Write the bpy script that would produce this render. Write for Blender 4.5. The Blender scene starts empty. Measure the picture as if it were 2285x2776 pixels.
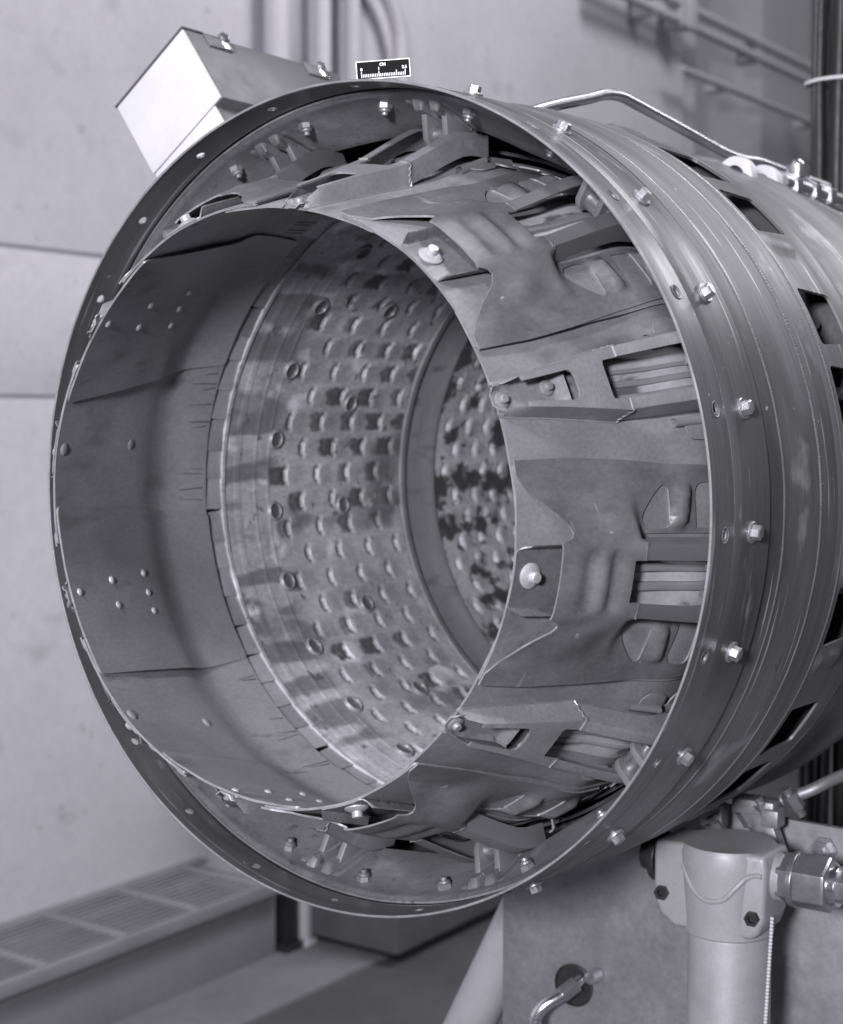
import bpy, bmesh, math, random
import numpy as np
from mathutils import Vector, Matrix, noise
from mathutils.geometry import delaunay_2d_cdt
random.seed(7)
rad = math.radians
scene = bpy.context.scene
COL = scene.collection

# ------------------------------------------------------------ camera
cam_d = bpy.data.cameras.new("camera")
cam = bpy.data.objects.new("camera", cam_d)
COL.objects.link(cam)
cr = Vector((0.81563931, 0.57856073, 0.0))
cu = Vector((-0.03562303, 0.05022039, 0.99810266))
cd = Vector((-0.577463, 0.81409176, -0.06157181))
cp = Vector((0.5608712, -0.69805769, 0.05012694))
cam.matrix_world = Matrix(((cr.x, cu.x, -cd.x, cp.x), (cr.y, cu.y, -cd.y, cp.y), (cr.z, cu.z, -cd.z, cp.z), (0, 0, 0, 1)))
cam_d.sensor_fit = 'HORIZONTAL'
cam_d.sensor_width = 36.0
cam_d.lens = 36.0 * 4194.5 / 2285.0
cam_d.clip_start = 0.02
cam_d.clip_end = 60
cam_d.dof.use_dof = True
cam_d.dof.focus_distance = 0.84
cam_d.dof.aperture_fstop = 14.0
scene.camera = cam

# ------------------------------------------------------------ world, lamps, exposure
W = bpy.data.worlds.new("World")
scene.world = W
W.use_nodes = True
bg = W.node_tree.nodes["Background"]
bg.inputs[0].default_value = (0.93, 0.92, 1.0, 1)
bg.inputs[1].default_value = 0.10


def area(name, loc, target, size, power, spread=180):
    l = bpy.data.lights.new(name, 'AREA')
    l.shape = 'DISK'
    l.size = size
    l.energy = power
    l.color = (0.965, 0.95, 1.0)
    l.spread = rad(spread)
    o = bpy.data.objects.new(name, l)
    COL.objects.link(o)
    o.location = loc
    o.rotation_euler = (Vector(target) - Vector(loc)).to_track_quat('-Z', 'Y').to_euler()
    return o


area("key_lamp", (0.66, -1.60, 0.30), (0, 0, 0), 0.20, 56)
area("flood_lamp", (0.05, -1.55, 1.65), (0, 0, 0), 0.28, 40)
area("ceiling_lamp", (0.75, 2.9, 1.55), (0.2, 0.1, 0), 0.5, 12)
area("wall_fill", (0.9, 2.0, 3.0), (-1.5, 2.2, 0.1), 1.4, 100)  # added fill that brightens the left wall, not a known lamp

scene.view_settings.view_transform = 'Standard'
scene.view_settings.look = 'None'
scene.view_settings.exposure = 0.0
scene.view_settings.gamma = 1.0


# ------------------------------------------------------------ materials
def T(g):
    return (g * 0.985, g * 0.97, g * 1.045, 1)


def mat_new(name):
    m = bpy.data.materials.new(name)
    m.use_nodes = True
    nt = m.node_tree
    for n in list(nt.nodes):
        nt.nodes.remove(n)
    out = nt.nodes.new('ShaderNodeOutputMaterial')
    b = nt.nodes.new('ShaderNodeBsdfPrincipled')
    nt.links.new(b.outputs[0], out.inputs[0])
    return m, nt, b


def metal(name, lo, hi, metallic=0.6, rough=(0.4, 0.6), scale=30.0, stretch=(1, 1, 1), uv=False, bump=0.15,
          fine=260.0, fine_amt=0.25, patches=None, vary=0.12, streak=None, spec=0.5):
    """worn sheet metal: two noise layers for tone, another for gloss, fine relief; patches = (scale, stretch, tone, threshold, softness)"""
    m, nt, b = mat_new(name)
    N, L = nt.nodes.new, nt.links.new
    tc = N('ShaderNodeTexCoord')
    oi = N('ShaderNodeObjectInfo')
    add = N('ShaderNodeVectorMath'); add.operation = 'ADD'
    comb = N('ShaderNodeVectorMath'); comb.operation = 'SCALE'
    comb.inputs[0].default_value = (7.3, 3.1, 5.7)
    L(oi.outputs['Random'], comb.inputs['Scale'])
    L(tc.outputs['UV' if uv else 'Object'], add.inputs[0])
    L(comb.outputs[0], add.inputs[1])

    def nz(sc, st, det=5, ro=0.6):
        mp = N('ShaderNodeMapping'); mp.inputs['Scale'].default_value = st
        L(add.outputs[0], mp.inputs[0])
        n = N('ShaderNodeTexNoise'); n.inputs['Scale'].default_value = sc
        n.inputs['Detail'].default_value = det; n.inputs['Roughness'].default_value = ro
        L(mp.outputs[0], n.inputs['Vector'])
        return n.outputs['Fac']

    big = nz(scale, stretch)
    ramp = N('ShaderNodeValToRGB')
    ramp.color_ramp.elements[0].position = 0.3; ramp.color_ramp.elements[0].color = T(lo)
    ramp.color_ramp.elements[1].position = 0.7; ramp.color_ramp.elements[1].color = T(hi)
    L(big, ramp.inputs[0])
    col = ramp.outputs[0]
    fn = nz(fine, stretch if streak is None else streak, 3, 0.7)
    mx = N('ShaderNodeMix'); mx.data_type = 'RGBA'; mx.blend_type = 'OVERLAY'; mx.inputs[0].default_value = fine_amt
    L(col, mx.inputs[6]); L(fn, mx.inputs[7])
    col = mx.outputs[2]
    for p in (patches or []):
        sc, st, tone, th, soft = p
        pn = nz(sc, st, 4, 0.55)
        mr = N('ShaderNodeMapRange'); mr.inputs[1].default_value = th; mr.inputs[2].default_value = th + soft
        L(pn, mr.inputs[0])
        mm = N('ShaderNodeMix'); mm.data_type = 'RGBA'
        L(mr.outputs[0], mm.inputs[0]); L(col, mm.inputs[6]); mm.inputs[7].default_value = T(tone)
        col = mm.outputs[2]
    # object to object difference in tone
    hv = N('ShaderNodeHueSaturation')
    vr = N('ShaderNodeMapRange'); vr.inputs[3].default_value = 1 - vary; vr.inputs[4].default_value = 1 + vary
    L(oi.outputs['Random'], vr.inputs[0]); L(vr.outputs[0], hv.inputs['Value']); L(col, hv.inputs['Color'])
    L(hv.outputs[0], b.inputs['Base Color'])
    b.inputs['Metallic'].default_value = metallic
    b.inputs['Specular IOR Level'].default_value = spec
    rr = N('ShaderNodeMapRange'); rr.inputs[1].default_value = 0.3; rr.inputs[2].default_value = 0.7
    rr.inputs[3].default_value = rough[0]; rr.inputs[4].default_value = rough[1]
    L(nz(scale * 1.7, stretch), rr.inputs[0]); L(rr.outputs[0], b.inputs['Roughness'])
    if bump:
        bp = N('ShaderNodeBump'); bp.inputs['Strength'].default_value = bump; bp.inputs['Distance'].default_value = 0.0006
        L(fn, bp.inputs['Height']); L(bp.outputs[0], b.inputs['Normal'])
    return m


M = {}
M['shroud'] = metal('worn_shroud_metal', .105, .18, .3, (.40, .58), 9, (.35, 4, 1), True, .18, 42, .42, [(6, (.5, 2.2, 1), .075, .53, .14), (16, (1, 1.2, 1), .34, .60, .10), (70, (.13, 3.2, 1), .46, .645, .04), (48, (.8, 1, 1), .09, .67, .06), (150, (1, 1, 1), .42, .725, .02)], 0, streak=(.25, 16, 1))
M['rim'] = metal('dark_rim_band', .095, .165, .35, (.32, .50), 8, (.4, 4, 1), True, .15, 40, .4, [(8, (.5, 1.6, 1), .075, .54, .15), (55, (.12, 3.5, 1), .40, .63, .05), (30, (.6, 2, 1), .30, .66, .08), (140, (1, 1, 1), .46, .72, .02)], 0, streak=(.25, 16, 1))
M['stiff'] = metal('heat_tinted_stiffener', .105, .20, .3, (.36, .52), 24, (1, .6, 1), True, .10, 420, .35, [(20, (1, .5, 1), .26, .58, .2), (14, (1.6, .7, 1), .075, .60, .18), (150, (1, 1, 1), .34, .70, .05), (60, (.3, 2, 1), .30, .69, .05)], .10)
M['leaf'] = metal('pale_leaf_sheet', .17, .27, .25, (.42, .6), 16, (1, .8, 1), True, .2, 420, .3, [(20, (1.4, .6, 1), .11, .60, .16), (110, (1, 1, 1), .36, .69, .06), (50, (1, 1, 1), .08, .69, .08)], .10)
M['seal'] = metal('inner_leaf_sheet', .24, .36, .25, (.38, .55), 11, (1.2, .5, 1), True, .2, 420, .3, [(22, (1.5, .6, 1), .15, .59, .16), (60, (1, .25, 1), .13, .66, .1)], .08)
M['channel'] = metal('channel_metal', .18, .27, .25, (.42, .58), 26, (1, 1, 1), False, .25, 420, .3, [(30, (1, 1, 1), .40, .66, .14)], .08)
M['liner'] = metal('oxidised_liner', .27, .50, .12, (.55, .75), 16, (1.6, .8, 1), True, .3, 220, .5, [(20, (1.0, .5, 1), .17, .57, .10), (85, (1, 1, 1), .16, .64, .05), (30, (1, .7, 1), .70, .60, .10)], 0)
nt = M['liner'].node_tree
b_ = [n for n in nt.nodes if n.type == 'BSDF_PRINCIPLED'][0]
src = b_.inputs['Base Color'].links[0].from_socket
at_ = nt.nodes.new('ShaderNodeAttribute'); at_.attribute_name = 'soot_shade'
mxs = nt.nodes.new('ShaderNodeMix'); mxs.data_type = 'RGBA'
nt.links.new(at_.outputs['Fac'], mxs.inputs[0]); nt.links.new(src, mxs.inputs[6]); mxs.inputs[7].default_value = T(.09)  # dark tone for sooty streaks and for shade painted at the slits
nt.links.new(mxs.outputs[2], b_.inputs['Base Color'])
M['liner_far'] = metal('spotted_far_liner', .34, .60, .1, (.55, .75), 16, (1.2, .8, 1), True, .3, 220, .5, [(34, (1, .6, 1), .07, .50, .06), (75, (1, 1, 1), .10, .60, .04)], 0)
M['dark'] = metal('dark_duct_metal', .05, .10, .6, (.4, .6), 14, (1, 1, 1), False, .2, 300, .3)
M['ring'] = metal('support_ring_metal', .13, .22, .3, (.45, .6), 20, (1, 1.5, 1), True, .25, 420, .35, [(26, (1, 1.4, 1), .30, .56, .2), (120, (1, 1, 1), .10, .62, .1)], .06)
M['finger'] = metal('seal_finger_metal', .25, .36, .3, (.40, .55), 30, (1, 1, 1), True, .2, 380, .3, [(40, (.6, 1.4, 1), .42, .69, .08)], .2)
M['bolt'] = metal('plated_bolt_steel', .32, .46, .75, (.28, .45), 120, (1, 1, 1), False, .2, 900, .3, None, .15)
M['rivet'] = metal('dull_rivet_metal', .34, .46, .4, (.42, .55), 160, (1, 1, 1), False, .2, 900, .3, None, .12)
M['nut'] = metal('grey_nut_steel', .20, .30, .6, (.4, .55), 140, (1, 1, 1), False, .2, 900, .3, None, .1)
M['edge'] = metal('bare_cut_edge', .15, .26, .3, (.42, .55), 60, (1, 1, 1), False, .1, 400, .3, None, .1)
M['midgrey'] = metal('grey_plain_liner', .22, .31, .3, (.35, .5), 14, (.5, 3, 1), True, .12, 200, .25, [(30, (1.5, .6, 1), .15, .6, .12)], 0)
M['weld'] = metal('weld_metal', .20, .30, .6, (.32, .45), 30, (1, 1, 1), False, .1, 300, .25, None, 0)
M['plug'] = metal('eyelet_plug_metal', .10, .15, .3, (.45, .6), 60, (1, 1, 1), False, .1, 300, .25, None, .15)
M['palefloor'] = metal('pale_scaled_floor', .24, .38, .15, (.45, .6), 22, (1, .5, 1), True, .2, 300, .35, [(34, (1.6, .6, 1), .10, .58, .07), (90, (1, .5, 1), .14, .66, .05)], .15)
M['slot'] = metal('burnt_slot_edge', .03, .05, .3, (.5, .6), 90, (1, 1, 1), False, 0, 300, .2)
M['chrome'] = metal('bright_steel_tube', .6, .72, .95, (.16, .28), 40, (1, 1, 1), False, .08, 400, .15)
M['tube'] = metal('satin_steel_tube', .36, .48, .9, (.28, .38), 40, (1, 1, 1), False, .08, 400, .15)
M['wall'] = metal('painted_wall', .48, .58, 0, (.7, .85), 1.8, (1, 1, 1), False, .1, 60, .15, [(9, (1, 1, 1.4), .42, .60, .16), (26, (1, 1, 1), .38, .66, .08)], 0)
M['recess'] = metal('recess_wall_paint', .37, .43, 0, (.7, .85), 2, (1, 1, 1), False, .1, 60, .1, None, 0)
M['floor'] = metal('dark_floor_tile', .06, .085, 0, (.5, .7), 6, (1, 1, 1), False, .1, 60, .2, None, 0)
M['strip'] = metal('grey_floor_border', .15, .19, 0, (.6, .8), 5, (1, 1, 1), False, .1, 60, .2, None, 0)
M['heater'] = metal('painted_heater_steel', .19, .23, 0, (.5, .65), 5, (1, 1, 1), False, .05, 80, .1, None, 0)
M['heater_dark'] = metal('heater_inside', .02, .03, 0, (.7, .8), 5, (1, 1, 1), False, 0, 80, .1, None, 0)
M['white'] = metal('white_enamel', .46, .52, 0, (.4, .5), 30, (1, 1, 1), False, .03, 300, .05, None, 0)
M['boxgrey'] = metal('plain_box_grey', .085, .115, .1, (.45, .6), 18, (1, 1, 1), False, .1, 300, .15, [(16, (1, 1, 1), .10, .62, .1)], 0)
M['plate'] = metal('galvanised_plate', .17, .25, .5, (.5, .65), 26, (1, 1, 1), False, .15, 200, .3, None, 0)
M['filter'] = metal('cast_aluminium_paint', .25, .32, .2, (.48, .6), 30, (1, 1, 1), False, .1, 500, .15, None, 0)
M['fitting'] = metal('hex_fitting_steel', .26, .34, .8, (.3, .4), 60, (1, 1, 1), False, .1, 500, .2, None, .1)
M['black'] = metal('black_steel', .02, .035, .3, (.35, .5), 90, (1, 1, 1), False, .1, 500, .2, None, .1)
M['rubber'] = metal('black_rubber_hose', .018, .03, 0, (.45, .6), 60, (1, 1, 1), False, .1, 300, .2, None, .3)
M['pipe'] = metal('painted_pipe', .47, .53, 0, (.55, .7), 6, (1, 1, 1), False, .05, 80, .1, None, .05)
M['rail'] = metal('painted_rail', .36, .42, 0, (.5, .7), 6, (1, 1, 1), False, .05, 80, .1, None, .05)
M['cardblack'] = metal('scale_black', .010, .013, 0, (.9, .95), 60, (1, 1, 1), False, 0, 500, .1, None, 0, spec=.08)
M['cardwhite'] = metal('scale_white', .84, .88, 0, (.5, .6), 60, (1, 1, 1), False, 0, 500, .05, None, 0)
M['strut'] = metal('grey_strut_paint', .30, .36, .1, (.4, .5), 12, (1, 1, 1), False, .05, 200, .1, None, 0)


# ------------------------------------------------------------ helpers
def tag(o, label=None, cat=None, group=None, kind=None):
    if label: o['label'] = label
    if cat: o['category'] = cat
    if group: o['group'] = group
    if kind: o['kind'] = kind
    return o


def empty(name, loc=(0, 0, 0), label=None, cat=None, group=None):
    o = bpy.data.objects.new(name, None)
    o.empty_display_size = .05
    COL.objects.link(o)
    o.location = loc
    return tag(o, label, cat, group)


def link(name, me, parent=None, loc=None, rot=None):
    o = bpy.data.objects.new(name, me)
    COL.objects.link(o)
    if parent is not None:
        o.parent = parent
    if loc is not None: o.location = loc
    if rot is not None: o.rotation_euler = rot
    return o


def finish(me, mat, angle=35):
    me.materials.append(M[mat] if isinstance(mat, str) else mat)
    me.polygons.foreach_set('use_smooth', [True] * len(me.polygons))
    me.set_sharp_from_angle(angle=rad(angle))
    me.update()
    return me


def mesh_py(name, v, f, mat, uv=None, angle=35):
    me = bpy.data.meshes.new(name)
    me.from_pydata([tuple(map(float, p)) for p in v], [], [tuple(map(int, q)) for q in f])
    if uv is not None:
        l = me.uv_layers.new(name='UVMap')
        idx = np.empty(len(me.loops), int)
        me.loops.foreach_get('vertex_index', idx)
        l.data.foreach_set('uv', np.asarray(uv, float)[idx].ravel())
    return finish(me, mat, angle)


def mesh_bm(name, bm, mat, angle=35, bevel=0, segs=2):
    if bevel:
        bmesh.ops.remove_doubles(bm, verts=bm.verts, dist=1e-6)
        es = [e for e in bm.edges if len(e.link_faces) == 2 and e.calc_face_angle(0) > rad(30)]
        bmesh.ops.bevel(bm, geom=es, offset=bevel, segments=segs, affect='EDGES', profile=.5, clamp_overlap=True)
    bmesh.ops.recalc_face_normals(bm, faces=bm.faces)
    me = bpy.data.meshes.new(name)
    bm.to_mesh(me)
    bm.free()
    return finish(me, mat, angle)


def add_box(bm, c, s, mtx=None):
    r = bmesh.ops.create_cube(bm, size=1)
    m = Matrix.Translation(c) @ Matrix.Diagonal((s[0], s[1], s[2], 1))
    if mtx is not None: m = mtx @ m
    bmesh.ops.transform(bm, matrix=m, verts=r['verts'])
    return r['verts']


def add_cyl(bm, a, b, r1, r2=None, n=20, caps=True):
    a, b = Vector(a), Vector(b)
    r2 = r1 if r2 is None else r2
    d = b - a
    r = bmesh.ops.create_cone(bm, cap_ends=caps, segments=n, radius1=r1, radius2=r2, depth=d.length)
    m = Matrix.Translation((a + b) / 2) @ d.to_track_quat('Z', 'Y').to_matrix().to_4x4()
    bmesh.ops.transform(bm, matrix=m, verts=r['verts'])
    return r['verts']


def lathe_pts(bm, prof, n=24, mtx=None):
    """prof: list of (r, z), turned round z"""
    rings = []
    for (r, z) in prof:
        if r < 1e-7:
            rings.append([bm.verts.new((0, 0, z))])
        else:
            rings.append([bm.verts.new((r * math.cos(2 * math.pi * i / n), r * math.sin(2 * math.pi * i / n), z)) for i in range(n)])
    for a, b in zip(rings, rings[1:]):
        for i in range(n):
            j = (i + 1) % n
            q = [a[i % len(a)], a[j % len(a)], b[j % len(b)], b[i % len(b)]]
            u = []
            for x in q:
                if x not in u: u.append(x)
            if len(u) > 2: bm.faces.new(u)
    vs = [v for r in rings for v in r]
    if mtx is not None: bmesh.ops.transform(bm, matrix=mtx, verts=vs)
    return vs


def tube(name, pts, r, mat, parent=None, n=12, smooth=6):
    pts = [Vector(p) for p in pts]
    # catmull-rom
    P = [pts[0] * 2 - pts[1]] + pts + [pts[-1] * 2 - pts[-2]]
    out = []
    for i in range(1, len(P) - 2):
        for k in range(smooth):
            t = k / smooth
            a, b, c, d = P[i - 1], P[i], P[i + 1], P[i + 2]
            out.append(.5 * ((2 * b) + (c - a) * t + (2 * a - 5 * b + 4 * c - d) * t * t + (3 * b - a - 3 * c + d) * t ** 3))
    out.append(pts[-1])
    V, F = [], []
    up = Vector((0.3, 0.2, 1)).normalized()
    for i, p in enumerate(out):
        tg = (out[min(i + 1, len(out) - 1)] - out[max(i - 1, 0)]).normalized()
        s = tg.cross(up).normalized()
        w = s.cross(tg)
        for k in range(n):
            a = 2 * math.pi * k / n
            V.append(p + r * (math.cos(a) * s + math.sin(a) * w))
    for i in range(len(out) - 1):
        for k in range(n):
            F.append((i * n + k, i * n + (k + 1) % n, (i + 1) * n + (k + 1) % n, (i + 1) * n + k))
    F.append(tuple(range(n - 1, -1, -1)))
    F.append(tuple((len(out) - 1) * n + k for k in range(n)))
    return link(name, mesh_py(name, V, F, mat), parent)


def polar(r, y, phi):
    return Vector((r * math.cos(phi), y, r * math.sin(phi)))


def interp(x, tab):
    xs = [a for a, _ in tab]
    return float(np.interp(x, xs, [b for _, b in tab]))


def sstep(x, a, b):
    t = min(max((x - a) / (b - a), 0), 1)
    return t * t * (3 - 2 * t)


def round_poly(pts, r, n=4):
    """round the corners of a polygon (any units)"""
    out = []
    P = [Vector((a, b)) for a, b in pts]
    for i, p in enumerate(P):
        a, b = P[i - 1], P[(i + 1) % len(P)]
        u, v = (a - p), (b - p)
        k = min(r, u.length * .45, v.length * .45)
        s, e = p + u.normalized() * k, p + v.normalized() * k
        for j in range(n + 1):
            t = j / n
            out.append(tuple((1 - t) ** 2 * s + 2 * t * (1 - t) * p + t * t * e))
    return out


def inside(px, py, poly):
    r = np.zeros(len(px), bool)
    n = len(poly)
    for i in range(n):
        x1, y1 = poly[i]; x2, y2 = poly[(i + 1) % n]
        if y1 == y2: continue
        c = ((y1 > py) != (y2 > py)) & (px < (x2 - x1) * (py - y1) / (y2 - y1) + x1)
        r ^= c
    return r


def cut_sheet(name, outline, holes, step, fmap, thick, mat, extra=(), jitter=.15, angle=40, uvoff=(0, 0), avoid=None, inner=None, edge=None):
    """sheet cut to an outline in the (t, y) plane, millimetres; fmap(t, y) -> point on its outer face (m)"""
    loops = [outline] + list(holes)
    pts, edges = [], []
    rl = []
    for lp in loops:
        q = []
        for i in range(len(lp)):
            a, b = Vector(lp[i]), Vector(lp[(i + 1) % len(lp)])
            k = max(1, int(math.ceil((b - a).length / step)))
            for j in range(k):
                q.append(tuple(a.lerp(b, j / k)))
        rl.append(q)
        s = len(pts)
        pts += q
        edges += [(s + i, s + (i + 1) % len(q)) for i in range(len(q))]
    A = np.array(outline)
    rng = np.random.RandomState(3)
    gx, gy = np.meshgrid(np.arange(A[:, 0].min() + step * .5, A[:, 0].max(), step), np.arange(A[:, 1].min() + step * .5, A[:, 1].max(), step))
    gx = gx.ravel() + rng.uniform(-jitter, jitter, gx.size) * step
    gy = gy.ravel() + rng.uniform(-jitter, jitter, gy.size) * step
    if avoid is not None:
        kp = np.array([not avoid(a, b) for a, b in zip(gx, gy)])
        gx, gy = gx[kp], gy[kp]
    if len(extra):
        E = np.array(extra)
        gx = np.concatenate([gx, E[:, 0]]); gy = np.concatenate([gy, E[:, 1]])
    ok = inside(gx, gy, outline)
    for h in holes: ok &= ~inside(gx, gy, h)
    B = np.array(pts)
    gx, gy = gx[ok], gy[ok]
    d = np.full(len(gx), 1e9)
    for k in range(0, len(B), 64):
        d = np.minimum(d, np.sqrt((gx[:, None] - B[None, k:k + 64, 0]) ** 2 + (gy[:, None] - B[None, k:k + 64, 1]) ** 2).min(1))
    ok = d > step * .35
    gx, gy = gx[ok], gy[ok]
    allp = [Vector(p) for p in pts] + [Vector((float(a), float(b))) for a, b in zip(gx, gy)]
    v2, _, tris, *_ = delaunay_2d_cdt(allp, edges, [], 0, 1e-5)
    V2 = np.array([tuple(v) for v in v2])
    TR = np.array(tris)
    c = V2[TR].mean(1)
    ok = inside(c[:, 0], c[:, 1], outline)
    for h in holes: ok &= ~inside(c[:, 0], c[:, 1], h)
    TR = TR[ok]
    used = np.unique(TR)
    remap = -np.ones(len(V2), int); remap[used] = np.arange(len(used))
    V2 = V2[used]; TR = remap[TR]
    e = .15
    top, bot = [], []
    for t, y in V2:
        p = Vector(fmap(t, y))
        n = (Vector(fmap(t + e, y)) - Vector(fmap(t - e, y))).cross(Vector(fmap(t, y + e)) - Vector(fmap(t, y - e))).normalized()
        if n.dot(Vector((p.x, 0, p.z))) < 0: n = -n
        top.append(p); bot.append(p - n * thick)
    nv = len(top)
    a, b, cc = top[TR[0][0]], top[TR[0][1]], top[TR[0][2]]
    flip = (b - a).cross(cc - a).dot(Vector((a.x, 0, a.z))) < 0
    F = []
    cnt = {}
    for t in TR:
        t = tuple(t[::-1]) if flip else tuple(t)
        F.append(t)
        F.append((t[2] + nv, t[1] + nv, t[0] + nv))
        for i in range(3):
            k = (t[i], t[(i + 1) % 3])
            cnt[k] = 1
    for (i, j) in cnt:
        if (j, i) not in cnt:
            F.append((j, i, i + nv, j + nv))
    uv = np.concatenate([V2, V2]) * .001 + np.array(uvoff)
    me = mesh_py(name, top + bot, F, mat, uv, angle)
    if inner: me.materials.append(M[inner])
    if edge: me.materials.append(M[edge])
    if inner or edge:
        nt_ = 2 * len(TR)
        ix = np.zeros(len(F), int)
        if inner: ix[1:nt_:2] = 1
        if edge: ix[nt_:] = 2 if inner else 1
        me.polygons.foreach_set('material_index', ix)
    return me


def revolve(name, prof, mat, n=240, closed=True, p0=0, p1=360, angle=30):
    """prof: (y, r) metres; UV in metres along the surface"""
    full = abs(p1 - p0 - 360) < 1e-6
    m = len(prof)
    cols = n + 1
    L = [0]
    for a, b in zip(prof, prof[1:]):
        L.append(L[-1] + math.hypot(b[0] - a[0], b[1] - a[1]))
    V, UV, F = [], [], []
    for i in range(cols):
        ph = rad(p0 + (p1 - p0) * i / n)
        for k, (y, r) in enumerate(prof):
            V.append((r * math.cos(ph), y, r * math.sin(ph))); UV.append((ph * .24, L[k]))
    for i in range(n):
        for k in range(m if closed else m - 1):
            k2 = (k + 1) % m
            F.append((i * m + k, i * m + k2, (i + 1) * m + k2, (i + 1) * m + k))
    me = bpy.data.meshes.new(name)
    me.from_pydata(V, [], F)
    l = me.uv_layers.new(name='UVMap')
    idx = np.empty(len(me.loops), int); me.loops.foreach_get('vertex_index', idx)
    l.data.foreach_set('uv', np.array(UV)[idx].ravel())
    bm = bmesh.new(); bm.from_mesh(me)
    bmesh.ops.remove_doubles(bm, verts=bm.verts, dist=1e-6)
    bmesh.ops.recalc_face_normals(bm, faces=bm.faces)
    bm.to_mesh(me); bm.free()
    return finish(me, mat, angle)


def roty(phi):
    return (0, -phi, 0)


# ============================================================ THE NOZZLE
NZ = empty('exhaust_nozzle', (0, 0, 0), 'grey metal jet engine exhaust nozzle with overlapping riveted leaves inside its round shroud', 'jet engine')
PH0 = 12.9     # angle of one of the 24 bolts

# ---- shroud skin, with holes in the rim and slots further back
SH = [(-1, .2400), (0, .2400), (4, .2404), (22, .2407), (25, .2406), (27, .2411), (31, .2419), (48, .2427), (64.2, .2432), (65.2, .2420), (70, .2422), (81.5, .2432), (100, .2448),
      (124, .2470), (128, .2473), (145, .2478), (162, .2480), (200, .2480), (222, .2482), (236, .2482)]


def sh_map(t, y):
    ph = t / 240.0
    r = interp(y, SH)
    d = math.degrees(ph)
    # pressed dimples between the slot pairs
    u = ((d - 0.3 + 360) % 30) - 6.0
    if 0 <= u <= 3.2 and 160 < y < 208:
        r += .0022 * sstep(u, 0, .8) * (1 - sstep(u, 2.4, 3.2)) * sstep(y, 162, 168) * (1 - sstep(y, 200, 206))
    r += .0004 * noise.noise(Vector((math.cos(ph) * 3, y * .01, math.sin(ph) * 3)))
    return polar(r, y * .001, ph)


def shroud_piece(name, y0, y1, holes, extra, step, matname):
    """one 30 degree panel is too few: build the whole girth in 4 quarters to keep the triangulation quick"""
    bmA = bmesh.new()
    meshes = []
    for q in range(-2, 2):
        a0, a1 = q * 90, q * 90 + 90
        o = [(rad(a0) * 240, y0), (rad(a1) * 240, y0), (rad(a1) * 240, y1), (rad(a0) * 240, y1)]
        hs = [h for (ph, h) in holes if a0 <= ph < a1]
        ex = [(rad(a) * 240, y) for a in np.arange(a0 + .5, a1, 1.0) for y in extra]
        me = cut_sheet(name, o, hs, step, sh_map, .0014, matname, ex, .1, 28)
        bmA.from_mesh(me)
        bpy.data.meshes.remove(me)
    bmesh.ops.remove_doubles(bmA, verts=bmA.verts, dist=2e-5)
    me = bpy.data.meshes.new(name)
    bmA.to_mesh(me); bmA.free()
    return finish(me, matname, 28)


holes = []
for k in range(24):
    ph = (PH0 + 15 * k + 180) % 360 - 180
    c = rad(ph) * 240
    holes.append((ph, [(c + 3.0 * math.cos(a), 14.2 + 3.0 * math.sin(a)) for a in np.linspace(0, 2 * math.pi, 14, endpoint=False)]))
me = shroud_piece('shroud_rim', 0, 25.2, holes, [4, 22], 3.0, 'rim')
link('shroud_rim', me, NZ)
link('rim_edge', revolve('rim_edge', [(-.0003, .2390), (-.0001, .2387), (.0003, .2386), (.0003, .2401), (-.0001, .2400), (-.0003, .2397)], 'edge', 360), NZ)
bm = bmesh.new()
lathe_pts(bm, [(.0029, -.0012), (.0031, -.0002), (.0040, .0004), (.0043, .0002)], 24)
csk_me = mesh_bm('countersink', bm, 'edge')
for k in range(24):
    ph = rad(PH0 + 15 * k)
    link('countersink', csk_me, NZ, polar(.2406, .0142, ph), (Matrix.Rotation(0, 3, 'X') @ Vector((math.cos(ph), 0, math.sin(ph))).to_track_quat('Z', 'Y').to_matrix()).to_euler())
# band under the bolts, lapped over the skin behind, and the skin itself
band = [(y * .001, interp(y, SH)) for y in (25.3, 26, 27, 29, 31, 36, 42, 48, 56, 63.0, 64.0)]
band = band + [(y, r - .0014) for y, r in band[::-1]]
link('shroud_band', revolve('shroud_band', band, 'rim', 360, True, -180, 180), NZ)
vs = []
ys = [64.2, 66, 70, 76, 81, 81.7, 82.4, 83.4, 84.4, 85.3, 92, 100, 108, 116, 124, 124.6, 125.2, 126, 126.8, 127.4, 128, 136, 145, 150]


def grid_shroud(name, ys, n, mat):
    V, F, UV = [], [], []
    m = len(ys)
    for i in range(n + 1):
        t = (2 * math.pi * i / n - math.pi) * 240
        for y in ys:
            V.append(sh_map(t, y)); UV.append((t * .001, y * .001))
    for i in range(n):
        for k in range(m - 1):
            F.append((i * m + k, (i + 1) * m + k, (i + 1) * m + k + 1, i * m + k + 1))
    V2 = [p - Vector((p.x, 0, p.z)).normalized() * .0014 for p in V]
    nv = len(V)
    F += [tuple(x + nv for x in f[::-1]) for f in F]
    return mesh_py(name, V + V2, F, mat, UV + UV, 28)


link('shroud_skin', grid_shroud('shroud_skin', ys, 1440, 'shroud'), NZ)
holes = []
for k in range(12):
    for (a, b) in ((-0.0, -8.6), (-11.6, -20.2)):
        p1, p0 = .3 + 30 * k + a, .3 + 30 * k + b
        mid = ((p0 + p1) / 2) % 360
        while mid - p0 > 180: p0 += 360; p1 += 360
        while p0 - mid > 180: p0 -= 360; p1 -= 360
        if mid < 4.4 or mid > 355.6 or min(mid % 90, 90 - mid % 90) < 4.5: pass
        t0, t1 = rad(p0) * 240, rad(p1) * 240
        holes.append((mid, round_poly([(t0, 167), (t1, 167), (t1 - 2, 214), (t0 + 2, 214)], 4)))


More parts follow.
